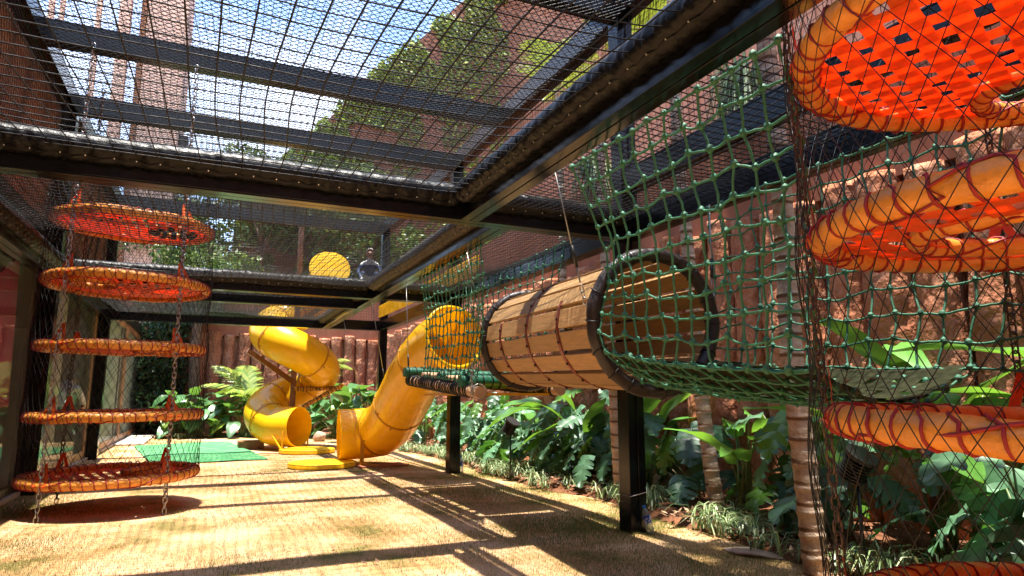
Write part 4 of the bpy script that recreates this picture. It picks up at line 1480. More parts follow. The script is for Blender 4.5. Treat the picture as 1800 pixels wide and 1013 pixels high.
log('spacer_log', (2.62, 8.22, 1.22), (2.92, 8.25, 1.22), 0.055, 'logwood', t)
b = MB()
b.box(2.4, 3.15, 5.9, 7.9, 1.10, 1.125)
b.build('yellow_base_board', M['joint'], t)
base = link_mesh(0.05, 0.026, 0.0042, 'chain')
b = MB()
for i in range(8):
    m3 = Matrix.Rotation(math.pi / 2 * (i % 2), 3, 'Z')
    b.add([Vector((2.21, 5.76, 1.10 + i * 0.04)) + m3 @ Vector(v) for v in base.v], base.f)
b.tube([Vector((2.28 + 0.072 * math.cos(q), 5.76, 1.135 + 0.072 * math.sin(q))) for q in np.linspace(0, 6.283, 17)[:-1]], 0.006, 6, closed=True)
b.build('sling_chain', M['chain'], t, smooth=True)
def s_pnear(u, v):
    top = lerp((2.17, 5.45, 2.44), (2.17, 7.35, 2.44), u)
    bot = lerp((2.26, 5.80, 1.22), (2.26, 7.45, 1.33), u)
    p = lerp(top, bot, min(1, v * 1.02))
    p.x += 0.05 * math.sin(math.pi * v)
    return p
rope_net('green_rope_net', 'green knotted rope net in front of the yellow slide entrance', s_pnear, 14, 10, 0.006, 0.0165, 13)
def s_pfar(u, v):
    top = lerp((3.17, 5.7, 2.62), (3.17, 8.5, 2.62), u)
    bot = lerp((3.14, 5.9, 1.27), (3.12, 8.1, 1.36), u)
    p = lerp(top, bot, v)
    p.x -= 0.04 * math.sin(math.pi * v)
    return p
rope_net('green_rope_net', 'green knotted rope net behind the barrel on the wall side', s_pfar, 14, 9, 0.006, 0.0175, 17)

# ================================================================== YELLOW TUBE SLIDES
def shell(parent, pts, r, name='tube_section', n=36, th=0.014):
    """open tube with wall thickness along pts"""
    P = [Vector(p) for p in pts]
    k = len(P)
    b = MB()
    tang = [(P[min(i + 1, k - 1)] - P[max(i - 1, 0)]).normalized() for i in range(k)]
    s = tang[0].cross(Vector((0, 0, 1))).normalized()
    vs = []
    for i in range(k):
        t_ = tang[i]
        s = (s - t_ * s.dot(t_)).normalized()
        u = t_.cross(s)
        for q in (r, r - th):
            for j in range(n):
                a = 2 * math.pi * j / n
                vs.append(P[i] + (s * math.cos(a) + u * math.sin(a)) * q)
    fs = []
    for i in range(k - 1):
        o, o2 = i * 2 * n, (i + 1) * 2 * n
        for j in range(n):
            j2 = (j + 1) % n
            fs.append((o + j, o + j2, o2 + j2, o2 + j))
            fs.append((o + n + j2, o + n + j, o2 + n + j, o2 + n + j2))
    for o, fl in ((0, 0), ((k - 1) * 2 * n, 1)):
        for j in range(n):
            j2 = (j + 1) % n
            q = (o + j, o + n + j, o + n + j2, o + j2)
            fs.append(q if not fl else q[::-1])
    b.add(vs, fs)
    return b.build(name, M['yellow'], parent, smooth=True, angle=40)
def flange(parent, c, t_, r, bolts=True):
    f3 = frame_from(t_)
    b = MB()
    b.lathe([(r - 0.004, -0.018), (r + 0.012, -0.018), (r + 0.012, -0.002), (r + 0.005, -0.001), (r + 0.005, 0.001), (r + 0.012, 0.002), (r + 0.012, 0.018), (r - 0.004, 0.018)], 40, f3, c, cap=False)
    o = b.build('flange', M['joint'], parent, smooth=False)
    b = MB()
    for k in range(9):
        a = 2 * math.pi * (k + 0.4) / 9
        p = Vector(c) + f3 @ Vector(((r + 0.004) * math.cos(a), (r + 0.004) * math.sin(a), 0.055 * (1 if k % 2 else -1)))
        b.sphere(p, 0.012, 6, 4)
    tag(b.build('bolts', M['bolt'], o, smooth=True), kind='stuff')
def tube_slide(name, label, pts, cuts, r):
    t = thing(name, label, 'slide')
    idx = [0] + [int(c * (len(pts) - 1)) for c in cuts] + [len(pts) - 1]
    for a, e in zip(idx[:-1], idx[1:]):
        shell(t, pts[a:e + 1], r)
    for i in idx[1:-1]:
        flange(t, pts[i], (pts[i + 1] - pts[i - 1]), r)
    return t
R_T = 0.405
sp = catmull([(2.90, 8.22, 1.86), (2.81, 8.75, 1.72), (2.73, 9.35, 1.40), (2.70, 9.95, 1.03), (2.67, 10.5, 0.71), (2.58, 10.92, 0.54), (2.34, 11.16, 0.485), (1.98, 11.2, 0.475)], 12)
t = tube_slide('straight_tube_slide', 'straight yellow tube slide coming down from the log platform', sp, (0.22, 0.47, 0.72), R_T)
# entrance collar and stand
f3 = frame_from(sp[1] - sp[0])
MB().tube([Vector(sp[0]) + f3 @ Vector(((R_T + 0.01) * math.cos(q), (R_T + 0.01) * math.sin(q), -0.01)) for q in np.linspace(0, 6.283, 41)[:-1]], 0.028, 8, closed=True).build('entrance_collar', M['yellow'], t, smooth=True)
b = MB()
b.box(2.24, 2.30, 10.70, 10.73, 0.0, 0.52)
b.box(2.24, 2.30, 10.66, 11.70, 0.0, 0.03)
b.box(2.24, 2.30, 11.66, 11.69, 0.03, 0.45)
b.beam((2.27, 10.715, 0.05), (2.50, 10.55, 0.015), 0.04, 0.03)
b.build('stand', M['joint'], t)
b = MB()
b.box(2.18, 2.95, 10.45, 10.95, -0.02, 0.02)
b.build('footing', M['plaster'], t)

cx, cy, hr = 1.68, 15.25, 0.57
hel = []
e0 = Vector((-math.sin(rad(45)) * hr, -math.cos(rad(45)) * hr, 0.0))
tdir = Vector((1, -1, 0)).normalized()
for k in range(6, 0, -1):
    hel.append(Vector((cx, cy, 0.47)) + e0 + tdir * (0.11 * k))
for ph in range(0, 586, 8):
    a = rad(ph)
    # phi=0 front-left, then left, back, right, front ...
    ang = rad(225) - a
    hel.append(Vector((cx + hr * math.cos(ang), cy + hr * math.sin(ang), 0.5 + 0.00487 * ph)))
last = hel[-1]
for k in range(1, 6):
    hel.append(last + Vector((-0.012 * k, -0.20 * k, 0.085 * k)))
spiral = tube_slide('spiral_tube_slide', 'yellow spiral tube slide winding round a brown pole', hel, (0.10, 0.23, 0.36, 0.49, 0.62, 0.75, 0.87), R_T)
f3 = frame_from(hel[-1] - hel[-2])
b = MB()
b.lathe([(0.0, 0.0), (R_T + 0.02, 0.0), (R_T + 0.02, 0.05), (0.0, 0.05)], 40, f3, hel[-1], cap=False)
b.build('entrance_cap', M['yellow'], spiral, smooth=False)
b = MB()
b.box(cx - 0.055, cx + 0.055, cy - 0.055, cy + 0.055, 0, 4.9)
b.build('pole', M['brownsteel'], spiral, bevel=0.006)
for q0, q1 in (((cx - 1.0, cy - 0.55, 2.02), (cx + 0.04, cy - 0.08, 1.36)), ((cx + 0.0, cy - 0.6, 3.05), (cx + 0.95, cy - 0.35, 3.2)), ((cx + 0.08, cy + 0.1, 2.75), (cx + 0.85, cy - 0.45, 3.3))):
    MB().beam(q0, q1, 0.05, 0.10).build('brace', M['brownsteel'], spiral)
for p0, p1 in (((cx, cy - 0.12, 1.24), (cx + 0.98, cy - 0.35, 1.27)), ((cx + 0.15, cy - 0.55, 0.86), (cx + 1.0, cy - 0.4, 1.34))):
    o = log('support_bar', p0, p1, 0.045, 'joint', spiral, n=10)
    wound(o, p0, p1, 0.045, 0.05, 0.006, 0.02, 0.98)
b = MB()
mp = hel[0] - tdir * 0.08
side = Vector((1, 1, 0)).normalized()
for s_ in (-1, 1):
    q = mp + side * (0.40 * s_)
    b.beam((q.x, q.y, -0.03), (q.x, q.y, 0.40), 0.03, 0.03)
    b.beam((q.x, q.y, 0.02), (q.x - tdir.x * 0.25, q.y - tdir.y * 0.25, 0.30), 0.025, 0.025)
qa, qb = mp - side * 0.42, mp + side * 0.42
b.beam((qa.x, qa.y, 0.03), (qb.x, qb.y, 0.03), 0.03, 0.03)
b.build('stand', M['yellowpad'], spiral)
b = MB()
b.box(cx - 1.05, cx - 0.55, cy - 0.3, cy + 0.3, -0.02, 0.16)
b.build('footing', M['brownsteel'], spiral)

def landing_pad(loc, r, label):
    b = MB()
    prof = [(0.0, 0.05), (r * 0.9, 0.048), (r * 0.98, 0.04), (r, 0.02), (r, -0.02), (r * 0.97, -0.03), (0, -0.03)]
    b.lathe(prof[::-1], 40, None, (0, 0, 0), cap=False)
    o = b.build('landing_pad', M['yellowpad'], loc=loc, smooth=True, angle=40)
    b = MB()
    b.tube([(r * 0.985 * math.cos(q), r * 0.985 * math.sin(q), 0.034) for q in np.linspace(0, 6.283, 49)[:-1]], 0.006, 5, closed=True)
    b.build('piping', M['joint'], o, smooth=True)
    tag(o, label, 'mat', 'yellow landing pads')
landing_pad((1.70, 10.95, 0.03), 0.52, 'round yellow landing pad in front of the straight slide mouth')
landing_pad((1.84, 13.75, 0.03), 0.53, 'round yellow landing pad in front of the spiral slide mouth')

# yellow panel slung under the middle long beam, seen through the net
b = MB()
b.box(3.08, 3.12, 7.9, 13.4, 2.68, 2.92)
tag(b.build('yellow_panel', M['yellow'], bevel=0.006), 'long yellow guard panel above the straight slide', 'panel')

# green turf mat
b = MB()
vs, fs = [], []
nx, ny = 26, 40
c00, c10, c01, c11 = Vector((-0.75, 12.35, 0)), Vector((1.04, 12.5, 0)), Vector((-1.42, 16.95, 0)), Vector((0.52, 17.6, 0))
for i in range(nx + 1):
    for j in range(ny + 1):
        u, v = i / nx, j / ny
        p = (c00 * (1 - u) + c10 * u) * (1 - v) + (c01 * (1 - u) + c11 * u) * v
        e = min(u, 1 - u, v, 1 - v)
        p.x += 0.02 * mnoise.noise((v * 6, 0, 2)) * (e < 0.01)
        p.y += 0.03 * mnoise.noise((u * 6, 4, 2)) * (e < 0.01)
        p.z = 0.035 + 0.012 * mnoise.noise((p.x * 1.5, p.y * 1.5, 7)) - (0.02 if e < 1e-6 else 0)
        vs.append(p)
for i in range(nx):
    for j in range(ny):
        a = i * (ny + 1) + j
        fs.append((a, a + ny + 1, a + ny + 2, a + 1))
b.add(vs, fs)
tag(b.build('turf_mat', M['turfmat'], smooth=True), 'green artificial turf mat lying on the dry lawn', 'mat')
# ================================================================== LEAF SHAPES (shared mesh data)
def monstera_leaf(seed, m):
    rg = random.Random(seed)
    vs, fs = [], []
    lob = 6
    def hw(t):
        return 0.46 * (math.sin(math.pi * min(1, 0.10 + t * 0.93)) ** 0.62) * (1 - 0.25 * t)
    def put(t, s, side, fwd):
        w = hw(t)
        x = side * s * w
        y = t + fwd * s * 0.16 - (0.14 * s if t < 0.12 else 0)
        z = -0.30 * t * t - 0.22 * (s * w) ** 2 * 4 * 0.5 + 0.05 * s * math.sin(t * 20 + side)
        z += 0.06 * s * (1 - s)
        vs.append((x, y, z))
        return len(vs) - 1
    for side in (-1, 1):
        for k in range(lob):
            t0, t1 = k / lob, (k + 1) / lob
            gap = rg.uniform(0.26, 0.44) * (1 if 0 < k else 0.3)
            dep = rg.uniform(0.86, 1.05)
            rows = []
            for i, t in enumerate((t0, (t0 + t1) / 2, t1)):
                row = []
                for s in (0, 0.38, 0.72, 1.0):
                    tt = t
                    if s > 0.4:
                        g = gap * (s - 0.3) / lob
                        if i == 0: tt = t + g
                        if i == 2: tt = t - g
                    ss = s * dep * (0.93 if (s == 1.0 and i != 1) else 1)
                    row.append(put(min(tt, 0.995), ss, side, 0.9 - 0.2 * t))
                rows.append(row)
            for i in range(2):
                for j in range(3):
                    q = (rows[i][j], rows[i][j + 1], rows[i + 1][j + 1], rows[i + 1][j])
                    fs.append(q if side > 0 else q[::-1])
    return MB().add(vs, fs).mesh('leaf', m, smooth=True)

def oval_leaf(w, m, bend=0.35, fold=0.25, n=9, tip=1.0, wave=0.02, seed=0):
    vs, fs = [], []
    for i in range(n + 1):
        t = i / n
        ww = w * (math.sin(math.pi * (0.06 + 0.94 * t) ** (0.8 * tip))) ** 0.75 if t < 1 else 0.0
        for s in (-1, -0.5, 0, 0.5, 1):
            vs.append((ww * s, t, -bend * t * t + fold * abs(s) * ww + wave * math.sin(t * 14 + s * 3 + seed) * abs(s)))
    for i in range(n):
        for j in range(4):
            a = i * 5 + j
            fs.append((a, a + 1, a + 6, a + 5))
    return MB().add(vs, fs).mesh('leaf', m, smooth=True)

LM = [monstera_leaf(s, M['monstera']) for s in range(4)]
LY = [monstera_leaf(s + 20, M['monstera_young']) for s in range(2)]
LB = [oval_leaf(0.30, M['broad'], 0.35, 0.2, seed=s) for s in range(3)]
LL = [oval_leaf(0.30, M['lime'], 0.3, 0.25, seed=s) for s in range(2)]
LN = [oval_leaf(0.11, M['banana'], 0.40, 0.35, 12, seed=s) for s in range(3)]
LBIG = oval_leaf(0.34, M['bluegreen'], 0.30, 0.16, 14, wave=0.03)

def leaf_matrix(base, az, pitch, size, roll=0.0, width=1.0):
    """leaf grows along local +Y from base; az heading, pitch up"""
    m3 = Matrix.Rotation(az, 3, 'Z') @ Matrix.Rotation(pitch, 3, 'X') @ Matrix.Rotation(roll, 3, 'Y')
    m4 = m3.to_4x4() @ Matrix.Diagonal((size * width, size, size, 1))
    m4.translation = base
    return m4

def leafy_plant(name, label, cat, loc, leaves, n, h0, h1, spread, s0, s1, group, seed, stem_r=0.008, pitch=(-0.7, 0.1), mix=None, width=1.0, petm='stem', face=None):
    """plant of single leaves on arching petioles"""
    rg = random.Random(seed)
    t = thing(name, label, cat, loc, group=group)
    b = MB()
    for k in range(n):
        az = rg.uniform(0, 6.283) if face is None else face + rg.gauss(0, 1.15)
        h = rg.uniform(h0, h1)
        d = spread * rg.uniform(0.35, 1.0) * (1.15 - 0.45 * (h - h0) / max(1e-3, h1 - h0))
        dirv = Vector((-math.sin(az), math.cos(az), 0))
        root = Vector((rg.uniform(-0.07, 0.07), rg.uniform(-0.07, 0.07), -0.04))
        tip = dirv * d + Vector((0, 0, h))
        mid = root.lerp(tip, 0.5) + Vector((0, 0, 0.12 * h)) - dirv * (0.12 * d)
        b.tube(catmull([root, mid, tip], 4), [stem_r * q for q in (1.3, 1.2, 1.1, 1.05, 1, 0.9, 0.8, 0.7, 0.6)], 5)
        me = rg.choice(mix) if (mix and rg.random() < 0.22) else rg.choice(leaves)
        inst('leaf', me, t, mtx=leaf_matrix(tip, az + rg.uniform(-0.4, 0.4), rg.uniform(*pitch), rg.uniform(s0, s1), rg.uniform(-0.35, 0.35), width))
    b.build('petioles', M[petm], t, smooth=True)
    return t

# ---- monsteras in the long bed, front row and back row
front = [(4.35, 2.45), (4.45, 3.75), (4.8, 4.45), (4.75, 5.75), (4.8, 6.5), (4.55, 6.95), (4.75, 7.5), (4.5, 8.15), (4.8, 8.7), (4.45, 9.6), (4.7, 10.2), (4.45, 10.9), (4.7, 11.6), (4.4, 12.4), (4.7, 13.2), (4.35, 14.2)]
flab = ['dark split-leaf plant between the lowest disc and the near trunk', 'split-leaf plant just behind the near ringed trunk', 'split-leaf plant between the two ringed trunks', 'split-leaf plant between the black post and the thinner trunk',
        'split-leaf plant directly behind the pale rock', 'split-leaf plant showing left of the black post with the bottle', 'second split-leaf plant left of the bottle post', 'split-leaf plant right of the garden spike lamp',
        'split-leaf plant behind the garden spike lamp', 'split-leaf plant beside the second black post, right side', 'low split-leaf plant behind the second black post', 'split-leaf plant left of the second black post',
        'second split-leaf plant left of the second black post', 'split-leaf plant under the straight slide', 'split-leaf plant behind the straight slide', 'split-leaf plant right of the spiral slide mouth']
for k, (x, y) in enumerate(front):
    leafy_plant('monstera_plant', flab[k], 'plant', (x, y, 0.03), LM, 16, 0.25, 0.98, 0.46, 0.26, 0.46, 'split-leaf plants in the bed', 100 + k, mix=LY + LM, face=1.8, pitch=(-1.15, -0.15))
back = [(4.85, 1.3), (4.8, 2.9), (4.9, 4.1), (4.9, 7.9), (4.9, 11.0), (4.8, 15.3), (4.7, 17.0)]
for k, (x, y) in enumerate(back):
    leafy_plant('monstera_plant', '%s tall split-leaf plant against the pile wall, counting from the right edge' % ['first', 'second', 'third', 'fourth', 'fifth', 'sixth', 'seventh'][k], 'plant', (x, y, 0.05), LM, 10, 0.5, 1.15, 0.45, 0.28, 0.46, 'tall split-leaf plants along the wall', 140 + k, mix=LY, face=1.7, pitch=(-1.15, -0.15))
# near right corner
leafy_plant('monstera_plant', 'glossy split-leaf plant seen through the black net under the third disc', 'plant', (3.85, 2.1, 0.03), LM, 15, 0.2, 0.85, 0.45, 0.30, 0.46, 'split-leaf plants in the bed', 170, face=1.9)
leafy_plant('monstera_plant', 'dark split-leaf plant at the right edge below the blue green leaf', 'plant', (4.1, 1.35, 0.03), LM, 15, 0.25, 0.9, 0.45, 0.30, 0.46, 'split-leaf plants in the bed', 171, face=1.6)
# big blue-green leaf plant at the right edge
t = thing('broad_leaf_plant', 'plant with one huge pale blue green ribbed leaf at the right edge', 'plant', (3.95, 1.62, 0.02))
b = MB()
for az, h, d, s, p in ((1.5, 0.86, 0.12, 0.85, -1.05), (0.4, 0.7, 0.25, 0.7, -0.6), (2.6, 0.6, 0.25, 0.6, -0.5)):
    dv = Vector((-math.sin(az), math.cos(az), 0))
    tip = dv * d + Vector((0, 0, h))
    b.tube(catmull([(0, 0, -0.03), dv * d * 0.3 + Vector((0, 0, h * 0.6)), tip], 4), 0.014, 6)
    inst('leaf', LBIG, t, mtx=leaf_matrix(tip, az, p, s))
b.build('petioles', M['stem'], t, smooth=True)

# ---- heliconia / banana plants with upright leaves
hel_pts = [((4.55, 3.0), 'banana-like plant with raised bright leaves behind the lower discs at right', 1.15), ((4.75, 2.0), 'tall banana-like plant at right edge behind the orange discs', 1.35), ((4.5, 7.6), 'upright green blade-leaved plant under the barrel', 0.95),
           ((4.65, 8.9), 'arching blade-leaved plant between the two black posts', 1.05), ((4.6, 4.9), 'blade-leaved plant right of the black post with the bottle', 0.95), ((4.7, 6.6), 'blade-leaved plant against wall behind the bottle post', 1.0)]
for k, ((x, y), lab, h) in enumerate(hel_pts):
    leafy_plant('banana_plant', lab, 'plant', (x, y, 0.04), LN, 8, 0.45 * h, 1.0 * h, 0.22, 0.7 * h, 1.0 * h, 'blade-leaved plants in the bed', 200 + k, 0.012, (-0.2, 1.05), width=1.25)

# ---- broad-leaved bushes at the back
bush = [((-0.75, 20.2), 'broad-leaved bush at the corner of the building'), ((-0.2, 19.9), 'broad-leaved bush left of the palm, in front'), ((0.35, 19.8), 'lime and green broad-leaved bush left of the spiral slide'),
        ((0.9, 19.6), 'broad-leaved bush touching the spiral slide on its left'), ((-0.4, 20.9), 'taller broad-leaved bush against back wall left of palm'), ((0.7, 20.7), 'tall broad-leaved bush behind the lime bush'),
        ((3.1, 18.2), 'broad-leaved bush between the two yellow slides'), ((3.7, 17.0), 'broad-leaved bush behind the straight slide'), ((3.6, 18.6), 'tall broad-leaved bush with upright leaves right of the spiral'), ((2.6, 19.0), 'low broad-leaved bush just behind the spiral slide'),
        ((4.2, 16.0), 'broad-leaved bush by the third black post')]
for k, ((x, y), lab) in enumerate(bush):
    leafy_plant('broad_leaf_bush', lab, 'bush', (x, y, 0.03), LB, 22, 0.25, 1.1, 0.52, 0.38, 0.58, 'broad-leaved bushes at the back', 230 + k, 0.010, (-0.5, 0.8), mix=LL + LL + LB, face=3.1, width=1.0)
t = leafy_plant('broad_leaf_bush', 'big upright paddle leaves standing between spiral and straight slide', 'bush', (3.25, 16.8, 0.03), LB, 8, 0.8, 1.35, 0.3, 0.6, 0.8, 'broad-leaved bushes at the back', 260, 0.014, (0.1, 0.9), mix=LL, face=3.1)

# ---- palms
def frond_mesh(seed, L=1.0, nl=26, lw=0.022, ll=0.42, droop=0.55, m='palm'):
    rg = random.Random(seed)
    b = MB()
    pts = [Vector((0, t, 0.25 * t - droop * t * t)) for t in np.linspace(0, 1, 12)]
    b.tube(pts, [0.012 * (1 - 0.8 * i / 11) for i in range(12)], 4)
    for k in range(nl):
        t = 0.14 + 0.86 * k / nl
        p = Vector((0, t, 0.25 * t - droop * t * t))
        ln = ll * math.sin(math.pi * (0.18 + 0.80 * t)) ** 0.7
        for s in (-1, 1):
            d = Vector((s * 0.80, 0.55 + 0.3 * t, -0.05 + rg.uniform(-0.12, 0.1))).normalized()
            q = d.cross(Vector((0, 0, 1))).normalized() * lw
            a, c = p + d * ln * 0.45 + Vector((0, 0, 0.03)), p + d * ln + Vector((0, 0, -0.16 * ln / ll))
            vs = [p - q * 0.4, p + q * 0.4, a + q, a - q, c]
            b.add(vs, [(0, 1, 2, 3), (3, 2, 4)])
    return b.mesh('frond', M[m], smooth=False)
FR = [frond_mesh(s) for s in range(3)]
def palm(name, label, loc, pts, r0, r1, nf, fl, seed, group, tilt=(0.1, 0.95), ringstep=0.14):
    rg = random.Random(seed)
    t = thing(name, label, 'palm', loc, group=group)
    P = catmull(pts, 14)
    L = sum((P[i + 1] - P[i]).length for i in range(len(P) - 1))
    # resample and add leaf-scar rings
    k = max(10, int(L / 0.010))
    out, rr = [], []
    cum = [0]
    for i in range(len(P) - 1): cum.append(cum[-1] + (P[i + 1] - P[i]).length)
    nxt, ph = 0.0, 0
    for i in range(k + 1):
        s = L * i / k
        j = max(0, min(len(P) - 2, int(np.searchsorted(cum, s)) - 1))
        f = (s - cum[j]) / max(1e-6, cum[j + 1] - cum[j])
        out.append(P[j].lerp(P[j + 1], f))
        base = r0 + (r1 - r0) * s / L
        q = (s / ringstep + 0.25 * mnoise.noise((s * 1.2, seed, 0))) % 1.0
        rr.append(base * (1 + 0.12 * math.exp(-((q - 0.5) / 0.10) ** 2) + 0.05 * q + 0.03 * mnoise.noise((s * 6, seed, 3))) * (1.25 if s < 0.06 else 1))
    MB().tube(out, rr, 14).build('trunk', M['bark'], t, smooth=True)
    top = out[-1]
    for i in range(nf):
        az = 6.283 * i / nf + rg.uniform(-0.3, 0.3)
        s = fl * rg.uniform(0.8, 1.15)
        inst('frond', rg.choice(FR), t, mtx=leaf_matrix(top, az, rg.uniform(*tilt), s))
    return t
palm('slim_palm', 'nearest slim palm with ringed pale trunk at right', (3.52, 3.16, 0), [(0, 0, -0.1), (0.01, 0.05, 0.7), (0.04, 0.12, 1.4), (0.12, 0.18, 2.2), (0.12, 0.2, 3.2), (0.1, 0.2, 4.3), (0.4, 0.1, 7.4)], 0.075, 0.055, 7, 1.2, 1, 'slim palms in the bed')
palm('slim_palm', 'second slim palm between the black post and nearest trunk', (4.43, 5.06, 0), [(0, 0, -0.1), (-0.03, 0.1, 0.8), (-0.05, 0.15, 1.6), (-0.12, 0.15, 2.8), (-0.18, 0.15, 3.8), (-0.1, 0.25, 5.5)], 0.07, 0.05, 6, 1.0, 2, 'slim palms in the bed')
palm('slim_palm', 'third slim palm whose trunk shows just left of the black post', (4.10, 6.2, 0), [(0, 0, -0.1), (-0.01, 0.05, 0.8), (0.0, 0.1, 1.6), (-0.05, 0.12, 2.6), (-0.02, 0.2, 4.0), (0.45, 0.5, 5.6)], 0.062, 0.045, 6, 1.0, 3, 'slim palms in the bed')
palm('slim_palm', 'palm behind the wall side net with yellow fronds above the long beam', (4.75, 8.6, 0), [(0, 0, -0.1), (0.0, 0.0, 1.5), (0.03, 0.05, 3.0), (0.05, 0.1, 4.3), (0.0, 0.1, 5.9)], 0.06, 0.045, 6, 1.0, 4, 'slim palms in the bed')
palm('young_palm', 'young yellow green palm left of the spiral slide', (1.05, 20.3, 0), [(0, 0, -0.05), (0, 0, 0.4), (0.02, 0, 0.9)], 0.06, 0.05, 9, 1.35, 5, 'palms', tilt=(0.3, 1.1))
palm('young_palm', 'small palm with grey green fronds against back wall behind the spiral', (3.15, 21.3, 0), [(0, 0, -0.05), (0, 0, 0.9), (0.02, 0, 1.9)], 0.06, 0.05, 8, 1.0, 6, 'palms', tilt=(0.0, 0.8))

# ---- trees with leaf crowns
def leaf_cloud(centers, n, size, rg):
    """n leaf quads scattered in blobs [(c, r)]"""
    V = np.zeros((n * 4, 3))
    w = np.array([r ** 2 for c, r in centers])
    w /= w.sum()
    pick = rg.choice(len(centers), n, p=w)
    C = np.array([c for c, r in centers])[pick]
    Rr = np.array([r for c, r in centers])[pick]
    d = rg.normal(size=(n, 3))
    d /= np.linalg.norm(d, axis=1, keepdims=True)
    rad_ = Rr * rg.uniform(0.35, 1.05, n) ** 0.6
    P = C + d * rad_[:, None] * np.array([1, 1, 0.85])
    a = rg.normal(size=(n, 3)); a /= np.linalg.norm(a, axis=1, keepdims=True)
    b_ = np.cross(a, rg.normal(size=(n, 3))); b_ /= np.linalg.norm(b_, axis=1, keepdims=True)
    s = size * rg.uniform(0.6, 1.3, n)[:, None]
    V[0::4] = P - a * s
    V[1::4] = P + b_ * s * 0.5
    V[2::4] = P + a * s
    V[3::4] = P - b_ * s * 0.5
    return V, np.arange(n * 4).reshape(-1, 4)
def tree(name, label, loc, h, blobs, n, size, seed, mtl, trunk_r=0.12, group=None, bark='darkbark'):
    rg = np.random.RandomState(seed)
    t = thing(name, label, 'tree', loc, group=group)
    b = MB()
    b.tube(catmull([(0, 0, -0.2), (0.1, 0.05, h * 0.35), (0.0, 0.1, h * 0.7), (0.1, 0, h * 0.92)], 8), [trunk_r * (1 - 0.65 * i / 24) for i in range(25)], 10)
    for c, r in blobs:
        c = Vector(c)
        a = Vector((0.05, 0.05, max(0.3, c.z * 0.55)))
        b.tube(catmull([a, a.lerp(c, 0.5) + Vector((0, 0, 0.15)), c], 4), [trunk_r * 0.45 * (1 - 0.09 * i) for i in range(9)], 6)
    b.build('trunk', M[bark], t, smooth=True)
    V, F = leaf_cloud([(np.array(c), r) for c, r in blobs], n, size, rg)
    np_mesh('crown', V, F, M[mtl], t)
    return t
def rblobs(seed, c, R, n, r0, r1, flat=0.8):
    rg = random.Random(seed)
    return [((c[0] + rg.gauss(0, R * 0.5), c[1] + rg.gauss(0, R * 0.5), c[2] + rg.gauss(0, R * 0.5 * flat)), rg.uniform(r0, r1)) for _ in range(n)]
tree('leafy_tree', 'leafy tree beyond the back wall right of the terracotta tower', (1.3, 24.8, 4.1), 5.2, rblobs(1, (0, 0, 4.6), 1.7, 14, 0.5, 0.95), 5200, 0.11, 1, 'treeleaf', group='trees beyond the back wall')
tree('leafy_tree', 'leafy tree beyond the back wall below the slanting vine edge', (3.3, 25.2, 4.1), 5.6, rblobs(2, (0, 0, 4.6), 1.8, 14, 0.5, 1.0), 5200, 0.11, 2, 'treeleaf', group='trees beyond the back wall')
tree('leafy_tree', 'low tree above the back wall behind the second net', (-0.3, 24.4, 4.1), 2.6, rblobs(3, (0, 0, 1.6), 1.1, 9, 0.4, 0.7), 2600, 0.09, 3, 'treeleaf', group='trees beyond the back wall')
tree('leafy_tree', 'small tree above the right end of the back wall', (5.4, 24.6, 4.1), 3.2, rblobs(5, (0, 0, 2.4), 1.5, 10, 0.5, 0.9), 3400, 0.10, 5, 'treeleaf', group='trees beyond the back wall')
tree('leafy_tree', 'leafy tree at the foot of the terracotta tower, seen behind the top left disc', (-1.1, 25.2, 4.1), 3.8, rblobs(7, (0, 0, 2.9), 1.7, 13, 0.5, 0.9), 4200, 0.10, 7, 'treeleaf', group='trees beyond the back wall')
# dark hedge at the end of the building
tree('hedge', 'dense dark green hedge between building corner and red back wall', (-1.25, 21.9, 0), 3.4, [((0.35 * math.sin(k * 2.1), 0.25 * math.cos(k * 1.7), 0.4 + 0.29 * k), 0.62) for k in range(12)], 9000, 0.07, 6, 'hedgeleaf', 0.09)
b = MB()
b.tube(catmull([(0, 0, -0.2), (0.03, 0, 1.2), (-0.02, 0, 2.6), (0.05, 0, 4.2)], 12), [0.17 * (1 - 0.15 * i / 36) * (1 + 0.06 * mnoise.noise((i * 0.7, 3, 3))) for i in range(37)], 14)
tk = thing('broad_tree', 'brown tree trunk standing just right of the dark hedge', 'tree', (-0.42, 21.6, 0))
b.build('trunk', M['darkbark'], tk, smooth=True)
V, F = leaf_cloud([(np.array(c), r) for c, r in rblobs(9, (0, 0, 4.9), 1.2, 10, 0.4, 0.8)], 3000, 0.09, np.random.RandomState(9))
np_mesh('crown', V, F, M['treeleaf'], tk)

